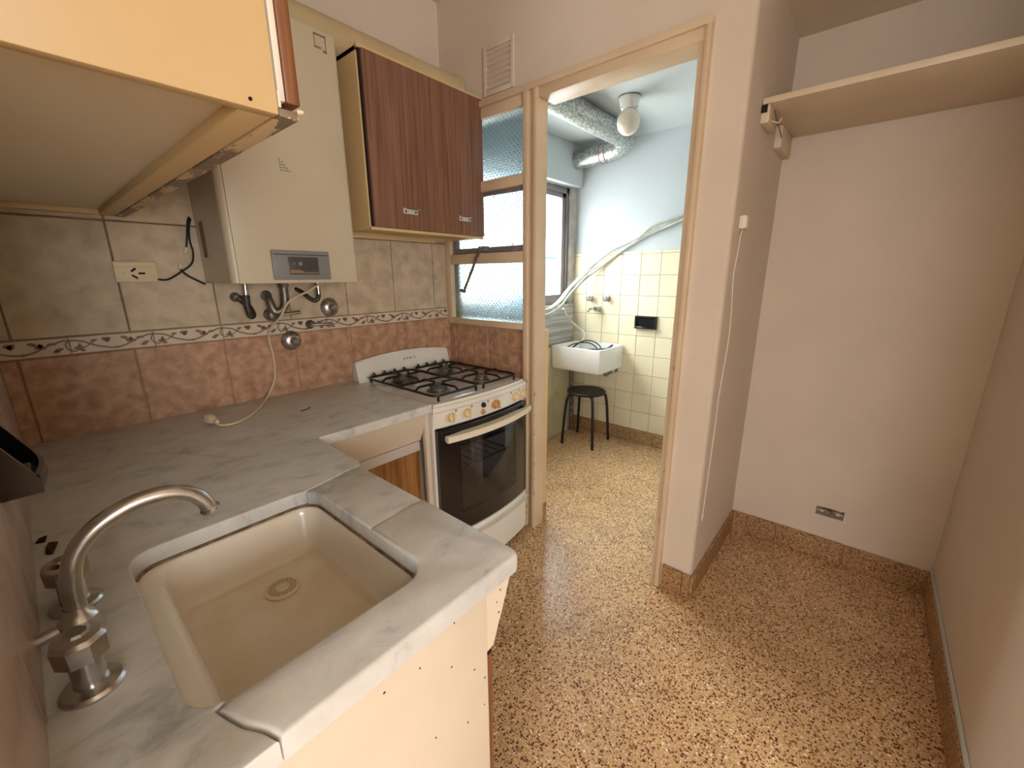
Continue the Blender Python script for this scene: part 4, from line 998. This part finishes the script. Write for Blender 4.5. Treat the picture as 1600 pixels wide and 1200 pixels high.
# ------------------------------------------------------------------ vent grille
t = thing('vent_grille', (XB, -.41, 2.3), 'white louvred vent grille on wall above the inner window', 'vent')
b = MB(); vy0, vy1, vz0, vz1 = -.505, -.315, 2.205, 2.41
b.box(XB - .0078, XB - .001, vy0 + .019, vy1 - .019, vz0, vz0 + .02, .001); b.box(XB - .0078, XB - .001, vy0 + .019, vy1 - .019, vz1 - .02, vz1, .001); b.box(XB - .008, XB - .001, vy0, vy0 + .02, vz0, vz1, .001); b.box(XB - .008, XB - .001, vy1 - .02, vy1, vz0, vz1, .001)
mk('frame', b, wall_m, t)
mk('backing', MB().box(XB - .002, XB - .0005, vy0 + .015, vy1 - .015, vz0 + .01, vz1 - .01), wall_m, t)
for k in range(7):
    z_ = vz0 + .028 + k * .0235; b = MB()
    b.add([(XB - .002, vy0 + .02, z_ + .016), (XB - .009, vy0 + .02, z_), (XB - .007, vy0 + .02, z_ - .002), (XB - .002, vy1 - .02, z_ + .016), (XB - .009, vy1 - .02, z_), (XB - .007, vy1 - .02, z_ - .002)],
          [(0, 1, 4, 3), (1, 2, 5, 4), (2, 0, 3, 5), (0, 2, 1), (3, 4, 5)]); mk('slat', b, wall_m, t)

# ------------------------------------------------------------------ niche: shelf, box, cable, outlet hole
t = thing('shelf', (2.17, -1.88, 1.95), 'long beige shelf board high in the niche', 'shelf')
mk('shelf_board', MB().box(1.918, XD - .002, YE + .002, YC - .004, 1.950, 1.970, .0015), shelf_m, t)
b = MB(); b.box(1.925, 2.06, YC - .028, YC - .001, 1.892, 1.9495, .002); mk('cleat', b, shelf_m, t)
b = MB(); b.box(2.20, XD - .004, YC - .028, YC - .001, 1.868, 1.9495, .002); mk('cleat', b, shelf_m, t)
mk('cleat_hole', MB().box(1.9185, 1.9245, YC - .02, YC - .002, 1.925, 1.948), hole_m, t)
b = MB(); b.tube([(1.965, YC - .028, 1.905), (1.985, YC - .05, 1.90), (1.99, YC - .055, 1.915)], .0022, 6); mk('hook', b, whitepl_m, t)
b = MB(); b.tube([(1.99, YC - .030, 1.945), (2.18, YC - .030, 1.90)], .002, 6); mk('stay_wire', b, dullsteel_m, t)
mk('cleat', MB().box(1.95, XD - .004, YE + .001, YE + .025, 1.90, 1.9495, .002), shelf_m, t)
t = thing('junction_box', (1.83, YC, 1.55), 'small white cable junction box on the niche side wall', 'junction box')
mk('box_body', MB().box(1.808, 1.862, YC - .022, YC - .001, 1.530, 1.574, .002), whitepl_m, t)
mk('box_lid', MB().box(1.810, 1.860, YC - .025, YC - .0215, 1.532, 1.572, .001), whitepl_m, t)
CABLE = [(165,150),(150,190),(137,230),(130,250),(132,290),(146,345),(146,430),(122,520),(88,620),(80,720),(56,880),(47,960),(31,1095),(34,1098),(46,1075)]
cab = [(1.838, YC - .008, 1.528)]
cw = [(1.835,1.50),(1.830,1.46),(1.812,1.40),(1.808,1.36),(1.822,1.30),(1.845,1.22),(1.853,1.12),(1.832,1.01),(1.812,.90),(1.81,.78),(1.80,.62),(1.796,.53),(1.783,.37),(1.788,.365),(1.802,.375)]
CAB_PTS = [(x, YC - .004, z) for x, z in cw]
tag(mk('thin_cable', MB().tube(smooth_path(cab + CAB_PTS, 4), .0022, 6), whitepl_m), 'thin white cable hanging down the niche side wall from its junction box', 'cable')
t = thing('outlet_box', (XD, -1.903, .25), 'uncovered outlet box sunk into the niche wall near the floor', 'outlet')
b = MB(); e = .0003
b.box(XD + .045, XD + .05, hy0 + e, hy1 - e, hz0 + e, hz1 - e); b.box(XD + .004, XD + .05, hy0 + e, hy0 + e + .002, hz0 + e, hz1 - e); b.box(XD + .004, XD + .05, hy1 - e - .002, hy1 - e, hz0 + e, hz1 - e)
b.box(XD + .004, XD + .05, hy0 + e, hy1 - e, hz0 + e, hz0 + e + .002); b.box(XD + .004, XD + .05, hy0 + e, hy1 - e, hz1 - e - .002, hz1 - e); mk('back_box', b, hole_m, t)
mk('yoke', MB().box(XD + .002, XD + .005, hy0 + .004, hy1 - .004, .243, .255, .001), hinge_m, t)
mk('socket_insert', MB().box(XD + .001, XD + .012, -1.928, -1.880, .236, .261, .002), insert_m, t)
for y_ in (-1.945, -1.861): mk('screw', MB().lathe([(.004, 0), (.004, .002)], (XD + .002, y_, .248), (-1, 0, 0), 10), dullsteel_m, t)

# ------------------------------------------------------------------ laundry
t = thing('laundry_duct', (2.5, -.43, 2.29), 'galvanised steel duct with elbow under the laundry ceiling', 'duct')
pp = [(XB + .102, -.43, 2.288), (2.95, -.43, 2.288)]
mk('pipe', MB().tube(pp, .068, 32), galv_m, t)
el = [(2.95 + .185 * math.sin(a), -.245 - .185 * math.cos(a), 2.288 - .03 * a / (PI / 2)) for a in [PI / 2 * k / 4 for k in range(5)]]
b = MB(); b.tube(el, .0685, 28); mk('elbow', b, galv_m, t, angle=12)
mk('pipe', MB().tube([(3.135, -.245, 2.258), (3.135, .045, 2.248)], .066, 32), galv_m, t)
for (p, ax) in (((2.95, -.43, 2.288), (1, 0, 0)), ((3.135, -.24, 2.258), (0, 1, 0))):
    mk('seam_band', MB().lathe([(.069, -.006), (.0715, -.004), (.0715, .004), (.069, .006)], p, ax, 32), galv_m, t)
red_m = mat('red_sealant', (168, 60, 60), .6)
b = MB(); b.lathe([(.0685, -.002), (.0695, 0), (.0685, .002)], (3.135, -.185, 2.256), (0, 1, 0), 32); b.lathe([(.0685, -.002), (.0695, 0), (.0685, .002)], (3.135, -.225, 2.257), (0, 1, 0), 32); mk('red_seal', b, red_m, t)
t = thing('ceiling_lamp', (2.58, -.655, 2.36), 'white porcelain ceiling lamp with opal globe in the laundry', 'lamp')
mk('lamp_base', MB().lathe([(.062, 0), (.064, -.006), (.056, -.03), (.046, -.062), (.043, -.064)], (2.58, -.655, 2.361), n=32), porcw_m, t)
mk('base_gasket', MB().lathe([(.0645, 0), (.0645, -.004)], (2.58, -.655, 2.3618), n=32), dullsteel_m, t)
gp = [(.036, 0)] + [(.066 * math.sin(a), -.062 + .066 * math.cos(a) * 1.08) for a in [math.radians(33 + 147 * k / 16) for k in range(17)]]
mk('globe', MB().lathe(gp, (2.58, -.655, 2.296), n=36), lampglass_m, t)
for k in range(3):
    a = 2 * PI * k / 3 + .5; mk('screw', MB().lathe([(.003, 0), (.003, .008)], (2.58 + .044 * math.cos(a), -.655 + .044 * math.sin(a), 2.303), (math.cos(a), math.sin(a), 0), 8), dullsteel_m, t)

t = thing('laundry_basin', (3.03, -.15, .63), 'white ceramic laundry basin in the tiled corner', 'basin')
bx0, bx1, by0, by1, bz0, bz1 = 2.845, 3.242, -.400, .050, .632, .822
rings = [rr(bx0 + .02, bx1, by0 + .01, by1, .012, bz0), rr(bx0 + .012, bx1, by0 + .004, by1, .014, bz0 + .02), rr(bx0, bx1, by0, by1, .014, bz1 - .012), rr(bx0 + .004, bx1 - .002, by0 + .004, by1 - .002, .014, bz1 - .002), rr(bx0 + .012, bx1 - .012, by0 + .012, by1 - .012, .014, bz1),
         rr(bx0 + .024, bx1 - .022, by0 + .024, by1 - .022, .02, bz1 - .004), rr(bx0 + .03, bx1 - .03, by0 + .03, by1 - .03, .03, bz1 - .03), rr(bx0 + .05, bx1 - .04, by0 + .05, by1 - .05, .04, bz0 + .03), rr(bx0 + .07, bx1 - .06, by0 + .07, by1 - .07, .04, bz0 + .025)]
mb = loft(rings); n = len(rings[0]); mb.f.append(tuple(range(n))[::-1]); mk('bowl', mb, porcw_m, t, angle=40)
b = MB(); b.tube(smooth_path([(3.02, -.36, .632), (3.03, -.36, .605), (3.07, -.35, .598), (3.12, -.345, .606), (3.16, -.345, .60), (3.235, -.345, .60)]), .018, 12); mk('bracket_trap', b, dullsteel_m, t)
mk('bracket_foot', MB().box(3.13, 3.165, -.372, -.325, .59, .632, .004), plaster_m, t)
tag(mk('drain_pipe', MB().tube([(3.165, .030, .002), (3.15, .030, .35), (3.13, .028, .628)], .018, 14), dullsteel_m), 'grey metal drain pipe under the laundry basin', 'pipe')

t = thing('stool', (3.0, -.2, 0), 'round black stool with four bent legs below the basin', 'stool')
mk('seat', MB().lathe([(.145, .428), (.157, .432), (.158, .446), (.150, .452), (.10, .450), (.02, .449)], (3.0, -.205, 0), n=40), blackpl_m, t)
for lx, ly in ((2.838, -.085), (2.866, -.358), (3.158, -.345), (3.140, -.050)):
    d = Vector((lx - 3.0, ly + .205, 0)); tpx = [Vector((3.0, -.205, .424)) + d * .45, Vector((3.0, -.205, .424)) + d * .68, Vector((3.0, -.205, .385)) + d * .82, Vector((3.0, -.205, .25)) + d * .91, Vector((lx, ly, .02))]
    lg = mk('leg', MB().tube(smooth_path(tpx, 5), .0115, 12), black_m, t)
    mk('foot_cap', MB().lathe([(.013, 0), (.013, .024)], (lx, ly, 0), n=12), blackpl_m, lg)

# taps on the yellow tiles
def walltap(c, label, spout=False):
    t = thing('wall_tap', c, label, 'tap')
    mk('flange', MB().lathe([(.026, 0), (.025, .006), (.014, .010), (.012, .03)], c, (-1, 0, 0), 20), steel_m, t)
    mk('tap_handle', MB().lathe([(.016, .026), (.024, .03), (.024, .050), (.016, .056)], c, (-1, 0, 0), 8, .3), steel_m, t)
    if spout:
        mk('spout', MB().tube(smooth_path([(c[0] - .025, c[1] + .012, c[2]), (c[0] - .06, c[1] + .045, c[2] - .004), (c[0] - .075, c[1] + .055, c[2] - .012), (c[0] - .077, c[1] + .056, c[2] - .028)]), .009, 12), steel_m, t)
walltap((XG - .003, -.075, 1.188), 'chrome wall tap on yellow tiles nearest the laundry window')
walltap((XG - .003, -.232, 1.190), 'chrome wall tap on yellow tiles right of its twin, above the spout')
walltap((XG - .003, -.152, 1.105), 'chrome spout tap centred below the two wall taps', True)
t = thing('soap_dish', (XG, -.58, 1.0), 'black ceramic soap dish set on the yellow laundry tiles', 'soap dish')
b = MB(); y0, y1, z0, z1 = -.662, -.482, .962, 1.064
o_ = XG - .004
outer = lambda d, s: [(o_ - d, y0 + s, z0 + s), (o_ - d, y1 - s, z0 + s), (o_ - d, y1 - s, z1 - s), (o_ - d, y0 + s, z1 - s)]
rg = [outer(0, 0), outer(.016, .002), outer(.022, .008), outer(.020, .016), outer(.004, .022)]
vs = [v for r_ in rg for v in r_]; fs = []
for i in range(4):
    for j in range(4): fs.append((i * 4 + j, i * 4 + (j + 1) % 4, (i + 1) * 4 + (j + 1) % 4, (i + 1) * 4 + j))
fs.append((16, 17, 18, 19)); b.add(vs, fs); mk('dish_body', b, gloss_black, t, angle=50)
mk('tray_lip', MB().box(o_ - .040, o_ - .004, y0 + .01, y1 - .01, z0 + .004, z0 + .020, .005), gloss_black, t)

# hoses and cables of the laundry
def hang(name, pts, r, m, label, cat='hose', n=10): return tag(mk(name, MB().tube(smooth_path(pts), r, n), m), label, cat)
bt = thing('cable_conduit_bundle', (3.2, -.4, 1.6), 'bundle of pale twisted conduit hoses climbing across the yellow tiles', 'conduit')
def bundle(pts, r, m): mk('hose', MB().tube(smooth_path(pts), r, 10), m, bt)
bundle([(1.95, -.06, 1.14), (2.35, -.05, 1.135), (2.62, -.035, 1.115), (2.85, .0, 1.165), (3.02, .02, 1.255), (3.13, -.03, 1.36), (3.195, -.11, 1.455), (3.215, -.25, 1.56), (3.222, -.42, 1.63), (3.225, -.60, 1.70), (3.225, -.80, 1.775), (3.225, -1.15, 1.90)], .013, hose_m)
bundle([(1.95, -.09, 1.12), (2.35, -.075, 1.11), (2.62, -.055, 1.09), (2.85, -.025, 1.135), (3.02, -.005, 1.225), (3.13, -.05, 1.325), (3.20, -.13, 1.41), (3.222, -.28, 1.52), (3.226, -.44, 1.622), (3.205, -.56, 1.71), (3.20, -.66, 1.745), (3.205, -.82, 1.79), (3.205, -1.15, 1.92)], .010, hose_m)
bundle([(1.95, -.04, 1.16), (2.35, -.08, 1.15), (2.62, -.075, 1.13), (2.85, -.04, 1.185), (3.00, -.02, 1.27), (3.11, -.05, 1.35), (3.185, -.10, 1.42), (3.226, -.20, 1.47), (3.228, -.33, 1.56), (3.228, -.42, 1.60), (3.228, -.55, 1.665), (3.205, -.82, 1.755), (3.21, -1.15, 1.87)], .008, hose_m)
hang('drain_hose', [(2.98, .03, 1.11), (3.02, .02, 1.05), (3.10, .0, .98), (3.15, -.04, .93), (3.15, -.085, .885), (3.10, -.09, .835), (3.02, -.09, .79), (2.97, -.09, .745)], .010, hose_m, 'pale drain hose hanging from window sill into the basin')
ct = thing('black_cord', (3.05, -.2, .78), 'dark coiled cord lying in the laundry basin', 'cord')
def cordloop(pts, r, m): mk('cord_loop', MB().tube(smooth_path(pts), r, 8), m, ct)
cordloop([(3.00, -.03, .76), (3.02, -.06, .80), (3.06, -.12, .845), (3.08, -.2, .85), (3.07, -.27, .822), (3.05, -.30, .80), (3.08, -.33, .80), (3.14, -.35, .828), (3.10, -.33, .80), (3.02, -.2, .79), (2.95, -.12, .78)], .006, greycable)
cordloop([(2.93, -.02, .775), (2.99, -.04, .81), (3.05, -.10, .832), (3.09, -.17, .83), (3.08, -.24, .80), (3.02, -.26, .785), (2.95, -.2, .78)], .0055, greycable)
